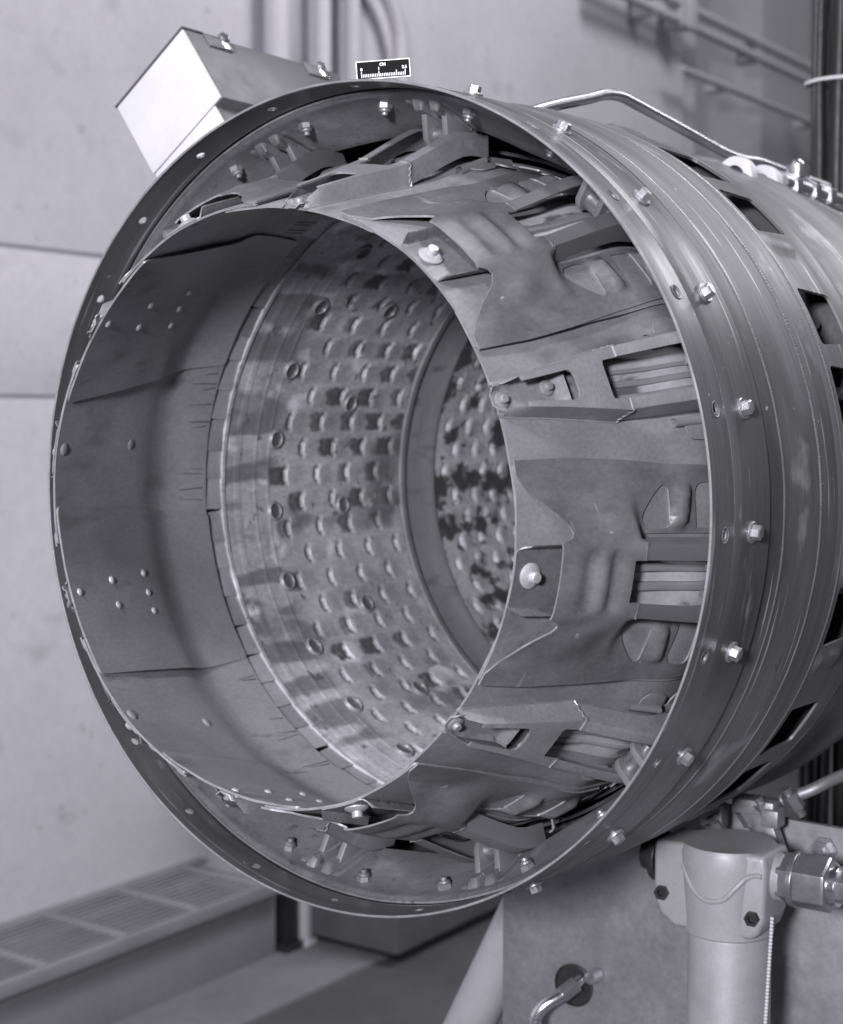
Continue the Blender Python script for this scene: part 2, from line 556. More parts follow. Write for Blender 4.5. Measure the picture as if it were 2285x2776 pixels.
def slot_skin():
    # cut into sectors that end on the webs between slots
    bmA = bmesh.new()
    for q in range(-2, 2):
        a0 = .3 + 90 * q - 25.0
        a1 = a0 + 90
        o = [(rad(a0) * 240, 150), (rad(a1) * 240, 150), (rad(a1) * 240, 236), (rad(a0) * 240, 236)]
        hs = []
        for mid, h in holes:
            for s in (0, -360, 360):
                if a0 < mid + s < a1:
                    hs.append([(t + rad(s) * 240, y) for t, y in h])
        ex = [(rad(a) * 240, y) for a in np.arange(a0 + .4, a1, .5) for y in (159.2, 160.1, 161)]
        me = cut_sheet('slot_band', o, hs, 4.0, sh_map, .0016, 'shroud', ex, .1, 28)
        bmA.from_mesh(me); bpy.data.meshes.remove(me)
    me = bpy.data.meshes.new('slotted_band')
    bmA.to_mesh(me); bmA.free()
    return finish(me, 'shroud', 28)


link('slotted_band', slot_skin(), NZ)


def weld_bead(yw, rise):
    n = 3000
    V, F = [], []
    K = 6
    for i in range(n):
        ph = 2 * math.pi * i / n
        d = math.degrees(ph)
        r0 = interp(yw, SH) + .0004 * noise.noise(Vector((math.cos(ph) * 3, yw * .01, math.sin(ph) * 3)))
        am = .55 + .6 * noise.noise(Vector((math.cos(ph) * 4, yw, math.sin(ph) * 4)))
        wob = .5 * noise.noise(Vector((math.cos(ph) * 12, yw, math.sin(ph) * 12)))
        for k in range(K + 1):
            w = -1 + 2 * k / K
            sc = ((d * 2.3 + .35 * w * w) % 1.0)
            h = rise * (1 - w * w) * (.55 + am * .9 * sc) - .25 * (abs(w) > .99)
            V.append(polar(r0 + h * .001, (yw + wob + w * 1.5) * .001, ph))
    m = K + 1
    for i in range(n):
        j = (i + 1) % n
        for k in range(K):
            F.append((i * m + k, j * m + k, j * m + k + 1, i * m + k + 1))
    return mesh_py('weld_bead', V, F, 'weld', None, 60)


for yw, rise in ((83.4, .55), (126.0, .75), (160.1, .65)):
    link('weld_bead', weld_bead(yw, rise), NZ)
rear = [(.236, .2482), (.245, .2470), (.256, .2425), (.272, .2405), (.30, .2415), (.325, .2435), (.345, .2475), (.352, .2490), (.366, .2490), (.372, .2472), (.40, .2460), (.44, .2440), (.47, .2432), (.475, .2415),
        (.55, .2360), (.60, .2300), (.68, .2210), (.80, .2120), (.95, .2050), (1.4, .2000)]
link('rear_casing', revolve('rear_casing', rear + [(y, r - .003) for y, r in rear[::-1]], 'shroud', 240, True, -180, 180), NZ)
# casing seen through the slots, with rods and lugs
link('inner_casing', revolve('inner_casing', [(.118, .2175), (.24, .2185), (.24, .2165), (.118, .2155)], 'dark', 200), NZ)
link('duct_light_stop', revolve('duct_light_stop', [(.238, .219), (.238, .2475), (.240, .2475), (.240, .219)], 'dark', 120), NZ)
link('duct_light_stop', revolve('duct_light_stop', [(.142, .2165), (.142, .2462), (.144, .2462), (.144, .2165)], 'dark', 120), NZ)  # unseen ring added to block light coming through the slots
bm = bmesh.new()
add_cyl(bm, (.229, .13, 0), (.229, .225, 0), .0042, n=12)
add_cyl(bm, (.229, .172, -.001), (.229, .186, -.001), .0066, n=6)
rod_me = mesh_bm('actuator_rod', bm, 'nut')
bm = bmesh.new()
add_box(bm, (.226, .190, 0), (.017, .022, .010)); add_cyl(bm, (.229, .190, -.010), (.229, .190, .010), .004, n=12)
lug_me = mesh_bm('actuator_lug', bm, 'nut', bevel=.0008)
for k in range(24):
    base = .3 + 30 * (k // 2) + (-4.3 if k % 2 == 0 else -15.9)
    link('actuator_rod', rod_me, NZ, rot=roty(rad(base + 1.8)))
    link('actuator_lug', lug_me, NZ, rot=roty(rad(base - 1.8)))


# ---- bolts round the band (head outside, nut inside)
def hexprism(bm, r, z0, z1, cham=.0006):
    vs = []
    lathe_pts(bm, [(0, z0), (r, z0), (r, z1 - cham), (r - cham * 1.6, z1), (0, z1)], 6)


bm = bmesh.new()
hexprism(bm, .0039, .0010, .0056)
bolt_me = mesh_bm('bolt', bm, 'bolt', 20)
bm = bmesh.new()
lathe_pts(bm, [(.0028, -.0003), (.0055, -.0003), (.0057, .0003), (.0057, .0012), (.0054, .0015), (.0028, .0015)], 28)
washer_me = mesh_bm('washer', bm, 'bolt')
bm = bmesh.new()
hexprism(bm, .0045, 0, .0050)
lathe_pts(bm, [(.0036, .0050), (.0036, .0062), (.0029, .0068), (.0022, .0068)], 16)
nut_me = mesh_bm('nut', bm, 'nut', 20)
bm = bmesh.new()
lathe_pts(bm, [(.0021, .005), (.0021, .0082), (.0018, .0086), (0, .0086)], 14)
stud_me = mesh_bm('stud', bm, 'nut')


def radial_rot(ph, spin=0, inward=False):
    n = Vector((math.cos(ph), 0, math.sin(ph)))
    if inward: n = -n
    q = n.to_track_quat('Z', 'Y')
    return (q.to_matrix() @ Matrix.Rotation(spin, 3, 'Z')).to_euler()


for k in range(24):
    ph = rad(PH0 + 15 * k)
    b = link('bolt', bolt_me, NZ, polar(.2424, .0425, ph), radial_rot(ph, random.uniform(0, 1)))
    link('washer', washer_me, b)
    n_ = link('nut', nut_me, NZ, polar(.2358, .0435, ph), radial_rot(ph, random.uniform(0, 1), True))
    link('stud', stud_me, n_)

# ---- support ring inside the shroud: notched rear edge, one bracket per leaf
CENT_A = [50, -10, -70, -130, 170, 110]
CENT_B = [20, -40, -100, -160, 140, 80]


def ring_map(t, y):
    ph = t / 236.0
    r = interp(y, [(27, .2392), (30, .2388), (31.5, .2375), (36, .2368), (60, .2335), (78, .2295), (84, .228)])
    a_ = abs(((math.degrees(ph) - 20 + 15) % 30) - 15)          # angle from the nearest bracket
    r *= 1 + (math.cos(rad(15)) / math.cos(rad(15 - a_)) - 1) * sstep(y, 36, 74)      # flat between brackets
    r += .0003 * noise.noise(Vector((math.cos(ph) * 9, y * .03, math.sin(ph) * 9)))
    return polar(r, y * .001, ph)


bmA = bmesh.new()
for k in range(12):
    c = 20 + 30 * k
    o = [(c - 15, 28), (c + 15, 28)]
    top = []
    for a in np.linspace(15, -15, 31):
        # chord-like edge, deepest at the bracket
        b = abs(a)
        top.append((c + a, 79 if b < 4.6 else 76))
    o = [(rad(p) * 236, y) for p, y in o + top]
    me = cut_sheet('r', o, [], 4.0, ring_map, .0014, 'ring', [(rad(c + a) * 236, y) for a in np.arange(-14.5, 15, 1) for y in (30, 31.5)], .1)
    bmA.from_mesh(me); bpy.data.meshes.remove(me)
me = bpy.data.meshes.new('support_ring'); bmA.to_mesh(me); bmA.free()
link('support_ring', finish(me, 'ring', 40), NZ)

# bracket: pleated saddle and two lugs with a roller
def brk_map(t, y):
    z = t                                   # mm across
    h = 1.2 + 5.0 * (sstep(abs(z), 2.2, 3.2) * (1 - sstep(abs(z), 8.8, 9.8))) + 1.2 * sstep(abs(z), 11.0, 12) * (1 - sstep(abs(z), 15, 16.5))
    h *= sstep(y, 36, 41)
    h += 1.6 * sstep(y, 66, 74) * (sstep(abs(z), 2.6, 3.4) * (1 - sstep(abs(z), 8.6, 9.6)))
    p = ring_map(z + rad(20) * 236, y)
    p = Matrix.Rotation(rad(20), 3, 'Y') @ p
    k = 1 - h * .001 / .236
    return Vector((p.x * k, p.y, p.z * k))


def brk_extra():
    return [(sg * z, y) for sg in (-1, 1) for z in (2, 2.7, 3.4, 8.6, 9.3, 10, 11, 12, 15, 16.2) for y in np.arange(36, 86, 2.5)]


bracket_me = cut_sheet('hinge_bracket', round_poly([(-18, 34), (18, 34), (18, 74), (10.5, 76), (10.2, 83), (2.4, 83), (2.2, 78), (-2.2, 78), (-2.4, 83), (-10.2, 83), (-10.5, 76), (-18, 74)], 1.5), [], 2.6, brk_map, -.0011, 'ring', brk_extra(), 0, 50)
bm = bmesh.new()
# plan of a lug in (r, y)
pl = [(.2345, .046), (.2345, .076), (.227, .080), (.217, .074), (.2105, .068), (.2105, .059), (.215, .054), (.226, .050)]
va = [bm.verts.new((r, y, -.0019)) for r, y in pl]; vb = [bm.verts.new((r, y, .0019)) for r, y in pl]
bm.faces.new(va); bm.faces.new(vb[::-1])
for i in range(len(pl)):
    j = (i + 1) % len(pl)
    bm.faces.new((va[i], vb[i], vb[j], va[j]))
hl_me = mesh_bm('hinge_lug', bm, 'ring', bevel=.0005)
bm = bmesh.new()
add_cyl(bm, (.2180, .064, -.0052), (.2180, .064, .0052), .0062, n=24)
add_cyl(bm, (.2180, .064, -.0125), (.2180, .064, .0125), .0034, n=14)
roller_me = mesh_bm('hinge_roller', bm, 'tube')
for c in CENT_A + CENT_B:
    b = link('hinge_bracket', bracket_me, NZ, rot=roty(rad(c)))
    for s in (-.0072, .0072):
        link('hinge_lug', hl_me, b, loc=(0, 0, s))
    link('hinge_roller', roller_me, b)


# ---- leaves
RAT = [(-70, .16335), (34, .1940), (40, .1959), (46, .1980), (53, .2008), (60, .2034), (67, .2056), (74, .2071), (82, .2080), (92, .2086), (120, .2096)]


def rA(y):   # outer face of an outer leaf: cone, step, nearly straight skirt
    return interp(y, RAT)


def rB(y):
    return rA(y) - .0030 + .0018 * sstep(y, 40, 75)


RT = 190.0     # mm per radian in the cutting plane


def deg(t): return math.degrees(t / RT)


def mm(th): return rad(th) * RT


def poly(pts): return [(mm(th), y) for y, th in pts]


def leafA_map(t, y):
    th = t / RT
    r = rA(y)
    d = math.degrees(th)
    r += .0005 * noise.noise(Vector((d * .12, y * .03, 1.7)))
    r -= .0010 * (d / 19.0) ** 2 * sstep(-y, 0, 60)
    return polar(r, y * .001, th)


def leafB_map(t, y):
    th = t / RT
    r = rB(y)
    d = math.degrees(th)
    r += .0005 * noise.noise(Vector((d * .12, y * .03, 7.7)))
    r += .0012 * (d / 18.7) ** 2 * sstep(-y, 0, 60)
    return polar(r, y * .001, th)


leafA_me = cut_sheet('flap', round_poly(poly([(-61, -19.6), (118, -16.6), (118, 16.6), (-61, 19.6)]), 3), [], 5.0, leafA_map, .0013, 'leaf', [(mm(a), y) for a in np.arange(-18, 18.1, 1.5) for y in (34, 37, 40, 43, 46, 50, 53, 57, 60, 64, 67, 71, 74, 78, 82, 87, 92)], inner='seal', edge='edge')
leafB_me = cut_sheet('seal_flap', round_poly(poly([(-60, -18.8), (118, -15.0), (118, 15.0), (-60, 18.8)]), 4), [], 5.0, leafB_map, .0013, 'leaf', [(mm(a), y) for a in np.arange(-17, 17.1, 1.5) for y in (34, 37, 40, 43, 46, 50, 53, 57, 60, 64, 67, 71, 74, 78, 82, 87, 92)], inner='seal', edge='edge')

# hourglass stiffener
FOLD = [(-50, 6.4), (-10, 6.0), (20, 5.6), (100, 5.4)]


def hA(y, d):
    a = abs(d)
    f = interp(y, FOLD)
    H = interp(y, [(-44, 10.0), (-25, 12.0), (20, 12.5), (45, 14.0), (70, 13.0), (100, 12)])
    g = 1 - sstep(y, 8, 20)
    if a <= f:
        h = H - .8 * sstep(a, f - 1.2, f)
        # pressed grooves across the crown
        if a < f - .6:
            e = sstep(f - .6 - a, 0, 1.8)
            h -= 2.0 * e * (math.exp(-((y + 24) / 4.5) ** 2) + math.exp(-((y + 7) / 4.5) ** 2))
            h += 1.2 * e * math.exp(-((y + 15.5) / 4.5) ** 2)
        return h
    H -= .8
    x = min((a - f) / (14.6 - f), 1)
    tent = H * (1 - x) ** 1.12 + 1.3 * x
    tent += (1 - x) * x * 5.0 * math.sin(y * .14 + a * .12 + (1.0 if d > 0 else 2.6))
    flat = 1.3 + (H - 1.3) * (1 - sstep(a, f, f + 1.0))
    h = g * tent + (1 - g) * flat
    # half-round beads between the rear cut-outs
    for yb in (46.5, 83.0):
        if 7 < a < 14.6:
            e = sstep(a, 7.2, 8.6) * (1 - sstep(a, 13.0, 14.4))
            q = (y - yb - (a - 10) * .5) / 5.0
            if abs(q) < 1: h += 4.2 * e * math.sqrt(1 - q * q)
    h += .10 * math.sin(y * .11 + d * .35) * sstep(a, 15, 19)
    return h


def stiffA_map(t, y):
    th = t / RT
    return polar(leafA_r(y, th) + .001 * hA(y, math.degrees(th)), y * .001, th)


def leafA_r(y, th):
    p = leafA_map(th * RT, y)
    return math.hypot(p.x, p.z)


def mir(pts): return [(y, -th) for y, th in pts][::-1]


front = [(-61, 20.0), (-61, 17.6), (-57, 15.6), (-47.7, 12.4), (-38.8, 10.0), (-35, 8.8), (-34, 7.6), (-36, 6.9), (-42, 6.2)]
side = [(100, 16.2), (80, 16.4), (62, 16.9), (40, 17.4), (3, 18.8), (-28, 19.7)]
outl = poly(side + front + mir(front) + mir(side))
cut1 = [(19.2, 9.0), (22, 10.7), (29, 13.0), (36, 14.4), (39.6, 13.9), (40.6, 9.5), (40.6, 7.6), (32, 7.4), (22.7, 7.7)]
cut2 = [(58.5, 7.4), (57.0, 12.9), (60, 14.2), (73, 14.2), (75.5, 13.4), (75.5, 7.6), (73, 7.4), (61, 7.4)]
cut3 = [(93, 7.6), (92, 14.2), (98, 14.2), (98, 7.6)]
win = [(4.5, -3.2), (4.5, 3.3), (13.5, 3.2), (13.8, 6.9), (97, 6.4), (97, -6.4), (13.8, -6.9), (13.5, -3.2)]
hl = [round_poly(poly(c), 3) for c in (cut1, mir(cut1), cut2, mir(cut2), cut3, mir(cut3))] + [round_poly(poly(win), 1.2)]
ex = []
for y in np.arange(-40.5, 99, 2.0):
    f = interp(y, FOLD)
    for s in (-1, 1):
        for k in (f - 1.2, f - .6, f, f + .25, f + .5, f + .75, f + 1.05): ex.append((mm(k * s), y))
stiffA_me = cut_sheet('stiffener', outl, hl, 2.6, stiffA_map, .0011, 'stiff', ex, .15, 50, edge='edge',
                      avoid=lambda t, y: interp(y, FOLD) - 1.9 < abs(deg(t)) < interp(y, FOLD) + 1.6)


def rail_mesh(sg, rfun, H0, din, dtop, dbot, depth, mat):
    """bent-sheet rail from the weld up to the hinge: top flange and outer wall, clear of the leaf"""
    bm = bmesh.new()
    rows = []
    for y in [11.5, 13, 14.5, 18, 26, 34, 42, 50, 58, 66, 74, 84]:
        q = min(y, 62)
        rt = rfun(13) + (H0 + (q - 13) * (.52 if y > 13 else .30) - max(0, q - 40) ** 2 * .0035 + max(0, y - 62) * .06) * .001 + .0006
        sec = [(din, rt - .0011), (din, rt), (dtop - .35, rt), (dtop - .1, rt - .0005), (dtop, rt - .0013), (dbot, rt - depth), (dbot - .36, rt - depth), (dtop - .42, rt - .0018), (dtop - .7, rt - .0012)]
        rows.append([bm.verts.new(polar(r, y * .001, rad(sg * d))) for d, r in sec])
    n = len(rows[0])
    for a, b in zip(rows, rows[1:]):
        for i in range(n):
            bm.faces.new((a[i], a[(i + 1) % n], b[(i + 1) % n], b[i]))
    bm.faces.new(rows[0]); bm.faces.new(rows[-1][::-1])
    return mesh_bm('rail', bm, mat, 32)


def rail_weld(sg, rfun, H0, dtop, dbot, depth, mat):
    """low rippled bead across the joint of rail and stiffener"""
    rs = random.Random(2 + sg)
    r0 = rfun(13) + H0 * .001
    path = []
    for k in range(41):
        t = k / 40
        if t < .35: d, r = dtop - 1.6 + t / .35 * 1.6, r0
        else: d, r = dtop + (dbot - dtop) * (t - .35) / .65, r0 - depth * (t - .35) / .65
        path.append(polar(r, .0132 + .0007 * math.sin(k * .8) + rs.uniform(-.0002, .0002), rad(sg * d)))
    V, F, n = [], [], 8
    for k, p in enumerate(path):
        tg = (path[min(k + 1, 40)] - path[max(k - 1, 0)]).normalized()
        u = tg.cross(Vector((0, 1, 0))).normalized(); w = Vector((0, 1, 0))
        rr = .0006 * (1 + .28 * ((k % 3) / 2 - .5)) * min(1, .3 + min(k, 40 - k) * .25)
        for i in range(n):
            a = 2 * math.pi * i / n
            V.append(p + u * rr * math.cos(a) * .8 + w * rr * 1.5 * math.sin(a))
    for k in range(40):
        for i in range(n):
            F.append((k * n + i, k * n + (i + 1) % n, (k + 1) * n + (i + 1) % n, (k + 1) * n + i))
    return mesh_py('rail_weld', V, F, mat, None, 60)


railsA = [rail_mesh(sg, rA, 12.0, 3.3, 5.7, 6.3, .0125, 'stiff') for sg in (-1, 1)]
weldsA = [rail_weld(sg, rA, 12.0, 5.7, 6.3, .011, 'stiff') for sg in (-1, 1)]

# bolt tab ahead of the stiffener: shallow U channel
def tab_map(t, y):
    th = t / RT
    d = math.degrees(th)
    r = leafA_r(y, th) + .0007 + .0052 * sstep(abs(d), 5.0, 5.7)
    return polar(r, y * .001, th)


tabA_me = cut_sheet('bolt_tab', poly([(-61.5, -4.6), (-58, -5.9), (-22, -5.9), (-22, 5.9), (-56, 5.9), (-61.5, 4.6)]), [], 2.0, tab_map, .0009, 'stiff',
                    [(mm(s * k), y) for s in (-1, 1) for k in (5.0, 5.25, 5.5, 5.7) for y in np.arange(-57, -22, 2)], .1, 60, edge='edge')
# ribs seen through the windows
bm = bmesh.new()
for z in (-.0052, .0052):
    vs = []
    for y in (8, 40, 44, 48, 62, 68, 74, 112):
        r = rA(y)
        vs.append([bm.verts.new((r + dr, y * .001, z + dz)) for dr, dz in ((-.0005, -.0028), (.0024, -.0022), (.0024, .0022), (-.0005, .0028))])
    for a, b in zip(vs, vs[1:]):
        for i in range(4):
            bm.faces.new((a[i], a[(i + 1) % 4], b[(i + 1) % 4], b[i]))
    bm.faces.new(vs[0]); bm.faces.new(vs[-1][::-1])
def floorB_map(t, y):
    return polar(leafB_r(y, t / RT) + .0005, y * .001, t / RT)


def floorA_map(t, y):
    return polar(leafA_r(y, t / RT) + .0005, y * .001, t / RT)


flA_me = cut_sheet('window_plate', poly([(2, -4.6), (100, -4.6), (100, 4.6), (2, 4.6)]), [], 4.0, floorA_map, .0004, 'palefloor')
ribA_me = mesh_bm('window_rib', bm, 'leaf', bevel=.0005)

# fasteners of an outer leaf
bm = bmesh.new()
lathe_pts(bm, [(.0022, 0), (.0066, 0), (.0066, .0007), (.0040, .0024), (.0030, .0024), (.0030, .0050), (.0026, .0056), (0, .0058)], 26)
tabbolt_me = mesh_bm('tab_bolt', bm, 'rivet')
bm = bmesh.new()
lathe_pts(bm, [(0, .0013), (.0022, .0011), (.0036, .0006), (.0041, 0), (.0041, -.0006)], 22)
flat_me = mesh_bm('rivet', bm, 'seal')
bm = bmesh.new()
lathe_pts(bm, [(0, .0016), (.0014, .0014), (.0023, .0008), (.0028, 0), (.0028, -.0006)], 18)
rivet_me = mesh_bm('rivet', bm, 'rivet')
bm = bmesh.new()
lathe_pts(bm, [(.0015, 0), (.0044, 0), (.0044, .0006), (.0030, .0012), (.0024, .0012), (.0024, .0028), (.0020, .0034), (0, .0035)], 22)
chrivet_me = mesh_bm('rivet', bm, 'channel')
SLOPE = math.atan(.295)


def leaf_frame(y, d, rfun, off, inward):
    """position and rotation (in the leaf's own frame, leaf centred on +X) of a fastener"""
    th = rad(d)
    p = polar(rfun(y) + off, y * .001, th)
    n = Vector((math.cos(SLOPE) * math.cos(th), -math.sin(SLOPE), math.cos(SLOPE) * math.sin(th)))
    if inward: n = -n
    return p, n.to_track_quat('Z', 'Y').to_euler()


# dark burnt slits towards the hinge, on the inner face
def slit_mesh(seed):
    out = []
    rs = random.Random(seed)
    for d in (-13, -10.2, -6.2, -2.5, 0.4, 4.0, 7.0, 10.5, 13.0):
        kind = rs.random()
        if kind < .38: continue
        for e in ((-.42, .42) if kind > .68 else (rs.uniform(-.5, .5),)):
            bm = bmesh.new()
            y0 = rs.uniform(88, 104); y1 = rs.uniform(114, 117); wd_ = rs.uniform(.00012, .00034); tw = rs.uniform(-.5, .5)
            lo, hi = [], []
            for (y, sg) in ((y0, -1), (y0, 1), (y1, 1), (y1, -1)):
                m_ = Matrix.Rotation(-rad(d + e + (tw if y == y0 else 0)), 4, 'Y')
                q = Vector((rA(y) - .00115, y * .001, sg * wd_ * (.4 if y == y0 else 1)))
                lo.append(bm.verts.new(m_ @ q)); hi.append(bm.verts.new(m_ @ (q - Vector((.0005, 0, 0)))))
            bm.faces.new(hi)
            for i in range(4): bm.faces.new((lo[i], lo[(i + 1) % 4], hi[(i + 1) % 4], hi[i]))
            out.append(mesh_bm('spring_slit', bm, 'slot'))
    return out


slits = [slit_mesh(i) for i in (3, 8, 14, 21, 33)]

for c in CENT_A:
    f = link('flap', leafA_me, NZ, rot=roty(rad(c)))
    link('stiffener', stiffA_me, f)
    for m_ in railsA: link('rail', m_, f)
    for m_ in weldsA: link('rail_weld', m_, f)
    link('bolt_tab', tabA_me, f)
    link('window_rib', ribA_me, f)
    link('window_plate', flA_me, f)
    for m_ in slits[CENT_A.index(c) % 5]: link('spring_slit', m_, f)
    p, r_ = leaf_frame(-51.5, .6, rA, .0008, False)
    link('tab_bolt', tabbolt_me, f, p, r_)
    for y, d in ((-53, -.4), (24.5, .4)):
        p, r_ = leaf_frame(y, d, rA, -.0013, True)
        link('rivet', flat_me, f, p, r_)


# ---- inner (seal) leaves with their ladder channel outside
WB = [(-62, 3.0), (-50, 3.7), (-30, 4.4), (12, 6.2), (45, 6.0), (100, 5.6)]
HB = [(-62, 2.0), (-60, 3.6), (-51, 9.8), (-15, 11.5), (12, 13.0), (45, 14.0)]


def leafB_r(y, th):
    p = leafB_map(th * RT, y)
    return math.hypot(p.x, p.z)


def chan_map(t, y):
    th = t / RT
    d = abs(math.degrees(th))
    w = interp(y, WB)
    H = interp(y, HB)
    h = .5 + (H - .5) * (1 - min(1, max(0, (d - (w - 1.0)) / .85)))
    return polar(leafB_r(y, th) + h * .001, y * .001, th)


hi_ = [(y, interp(y, WB) + .15) for y in (14, 12, -10, -30, -50, -60)]
nose = [(-62, 2.7), (-58, 2.1), (-53, 2.45), (-51.5, 2.6), (-51.0, 1.75), (-22, 2.5), (-19.5, 2.1), (-18.3, 1.2)]
rearB = [(1.5, .8), (1.5, 2.4), (2.4, 3.1), (14, 3.3)]
outB = poly(hi_ + nose + mir(nose) + mir(hi_) + mir(rearB)[::-1][::-1] + rearB)
ex = []
for y in np.arange(-60.5, 14, 2.0):
    w = interp(y, WB)
    for s in (-1, 1):
        for k in (w - 1.3, w - 1.0, w - .8, w - .5, w - .3, w - .15): ex.append((mm(k * s), y))
chanB_me = cut_sheet('channel', outB, [], 2.4, chan_map, .0011, 'channel', ex, .1, 50, edge='edge', avoid=lambda t, y: abs(deg(t)) > interp(y, WB) - 1.9)


railsB = [rail_mesh(sg, rB, 13.2, 3.3, 5.15, 6.0, .0130, 'channel') for sg in (-1, 1)]
weldsB = [rail_weld(sg, rB, 13.0, 5.2, 6.0, .0115, 'channel') for sg in (-1, 1)]


def chfloor_map(t, y):
    th = t / RT
    d = abs(math.degrees(th))
    w = interp(y, WB) - 1.3
    return polar(leafB_r(y, th) + .0008 + .0026 * sstep(d, w - .3, w) + .004 * sstep(y, -24, -17.5), y * .001, th)


chfl_me = cut_sheet('channel_floor', round_poly(poly([(-63, -2.5), (-30, -3.1), (-17.5, -3.6), (-17.5, 3.6), (-30, 3.1), (-63, 2.5)]), 3), [], 2.2, chfloor_map, .0008, 'channel', (), .1, 50)
bm = bmesh.new()
for z, w in ((-.0062, .0016), (.0010, .0020), (.0078, .0014)):
    vs = []
    for y in (16, 40, 44, 48, 62, 68, 74, 112):
        r = rB(y)
        vs.append([bm.verts.new((r + dr, y * .001, z + dz)) for dr, dz in ((-.0005, -w), (.0016, -w * .8), (.0016, w * .8), (-.0005, w))])
    for a, b in zip(vs, vs[1:]):
        for i in range(4):
            bm.faces.new((a[i], a[(i + 1) % 4], b[(i + 1) % 4], b[i]))
    bm.faces.new(vs[0]); bm.faces.new(vs[-1][::-1])
flB_me = cut_sheet('window_plate', poly([(-2, -4.4), (100, -4.4), (100, 4.4), (-2, 4.4)]), [], 4.0, floorB_map, .0004, 'palefloor')
ribB_me = mesh_bm('window_rib', bm, 'leaf', bevel=.0004)


# hooked spring clips at the edges of the inner leaf
def clip_mesh(s):
    def fm(t, y):
        th = t / RT
        return polar(leafB_r(y, th) + .0022, y * .001, th)
    o = poly([(57.5, 6.7), (57.5, 8.4), (60.5, 9.6), (70, 9.9), (75, 9.2), (77, 6.7)])
    if s < 0: o = [(-a, b) for a, b in o][::-1]
    m1 = cut_sheet('c', round_poly(o, 2), [], 2.5, fm, .0009, 'leaf')
    m2 = cut_sheet('c', [(a, b + 24) for a, b in round_poly(o, 2)], [], 2.5, fm, .0009, 'leaf')
    bm = bmesh.new(); bm.from_mesh(m1); bm.from_mesh(m2)
    a = rad(6.9 * s)
    # rolled edge
    for k in range(2):
        ya, yb = .050 + .027 * k, .073 + .027 * k
        V = []
        for y in (ya, yb):
            ring = []
            for i in range(9):
                q = math.pi * (1.25 * i / 8 - .1)
                p = polar(rB(y * 1000) + .0022, y, a)
                nrm = Vector((math.cos(a), 0, math.sin(a))); tg = Vector((-math.sin(a), 0, math.cos(a)))
                ring.append(bm.verts.new(p + tg * .0024 * math.cos(q) * s + nrm * .0030 * math.sin(q)))
            V.append(ring)
        for i in range(8): bm.faces.new((V[0][i], V[0][i + 1], V[1][i + 1], V[1][i]))
    bpy.data.meshes.remove(m1); bpy.data.meshes.remove(m2)
    return mesh_bm('spring_clip', bm, 'leaf', 40)


clips = [clip_mesh(1), clip_mesh(-1)]
for c in CENT_B:
    f = link('seal_flap', leafB_me, NZ, rot=roty(rad(c + .4)))
    ch = link('channel', chanB_me, f, rot=roty(rad(.5)))
    link('channel_floor', chfl_me, f, rot=roty(rad(.5)))
    for m_ in railsB: link('rail', m_, f, rot=roty(rad(.5)))
    for m_ in weldsB: link('rail_weld', m_, f, rot=roty(rad(.5)))
    link('window_rib', ribB_me, f)
    link('window_plate', flB_me, f)
    for m_ in slits[(CENT_B.index(c) + 2) % 5]: link('spring_slit', m_, f)
    for m_ in clips: link('spring_clip', m_, f)
    for y, d in ((-57.5, .2), (-27, 1.4)):
        p, r_ = leaf_frame(y, d, rB, .0009, False)
        link('rivet', chrivet_me, f, p, r_)
    for y, d in ((28, -3.9), (28, .2), (28, 4.1), (-12, -2.6), (-12, 2.8), (-51, -.1)):
        p, r_ = leaf_frame(y, d, rB, -.0013, True)
        link('rivet', rivet_me, f, p, r_)

# ---- shingled seal fingers behind the leaves
def fing_map(t, y):
    th = t / 205.0
    d = math.degrees(th)
    return polar(.2108 - .00022 * d - .0010 * sstep(y, 117, 136), y * .001, th)


fo = [(rad(d) * 205, y) for y, d in ((117.5, -2.6), (116.5, 3.2), (134.5, 3.4), (134.5, -3.0))]
fing_me = cut_sheet('seal_finger', round_poly(fo, 1.5), [], 3.0, fing_map, .0009, 'finger')
rs = random.Random(11)
for k in range(60):
    link('seal_finger', fing_me, NZ, loc=(0, rs.uniform(-.0012, .0012), 0), rot=roty(rad(6 * k + 1.5 + rs.uniform(-.7, .7))))


# ---- perforated liner: louvres and eyelets
DP = 5.625


def dimple(y, d, y0, pitch, off):
    """inward bump height (mm) of the louvre field at y mm and angle d degrees"""
    k = round((d - off) / DP)
    u = (d - off) / DP - k
    ph = 0 if k % 2 == 0 else .5
    j = round((y - y0) / pitch - ph)
    v = y - y0 - (j + ph) * pitch
    if j < 0 or y > y0 + 4.0 * pitch - 4: return 0
    u *= 2.0                          # -1..1 across a column
    if abs(u) > .82: return 0
    w = 1 - (u / .82) ** 2
    lip = -2.6 + 3.4 * (u / .82) ** 2       # lip bowed towards the exit
    x = v - lip
    h = 1.5 * w ** .45
    if x < -.5: return -1.9 * w * sstep(x, -5.5, -.9)
    if x < .5: return -1.9 * w + (h + 1.9 * w) * (x + .5)
    return h * (1 - sstep(x, .8, 21))


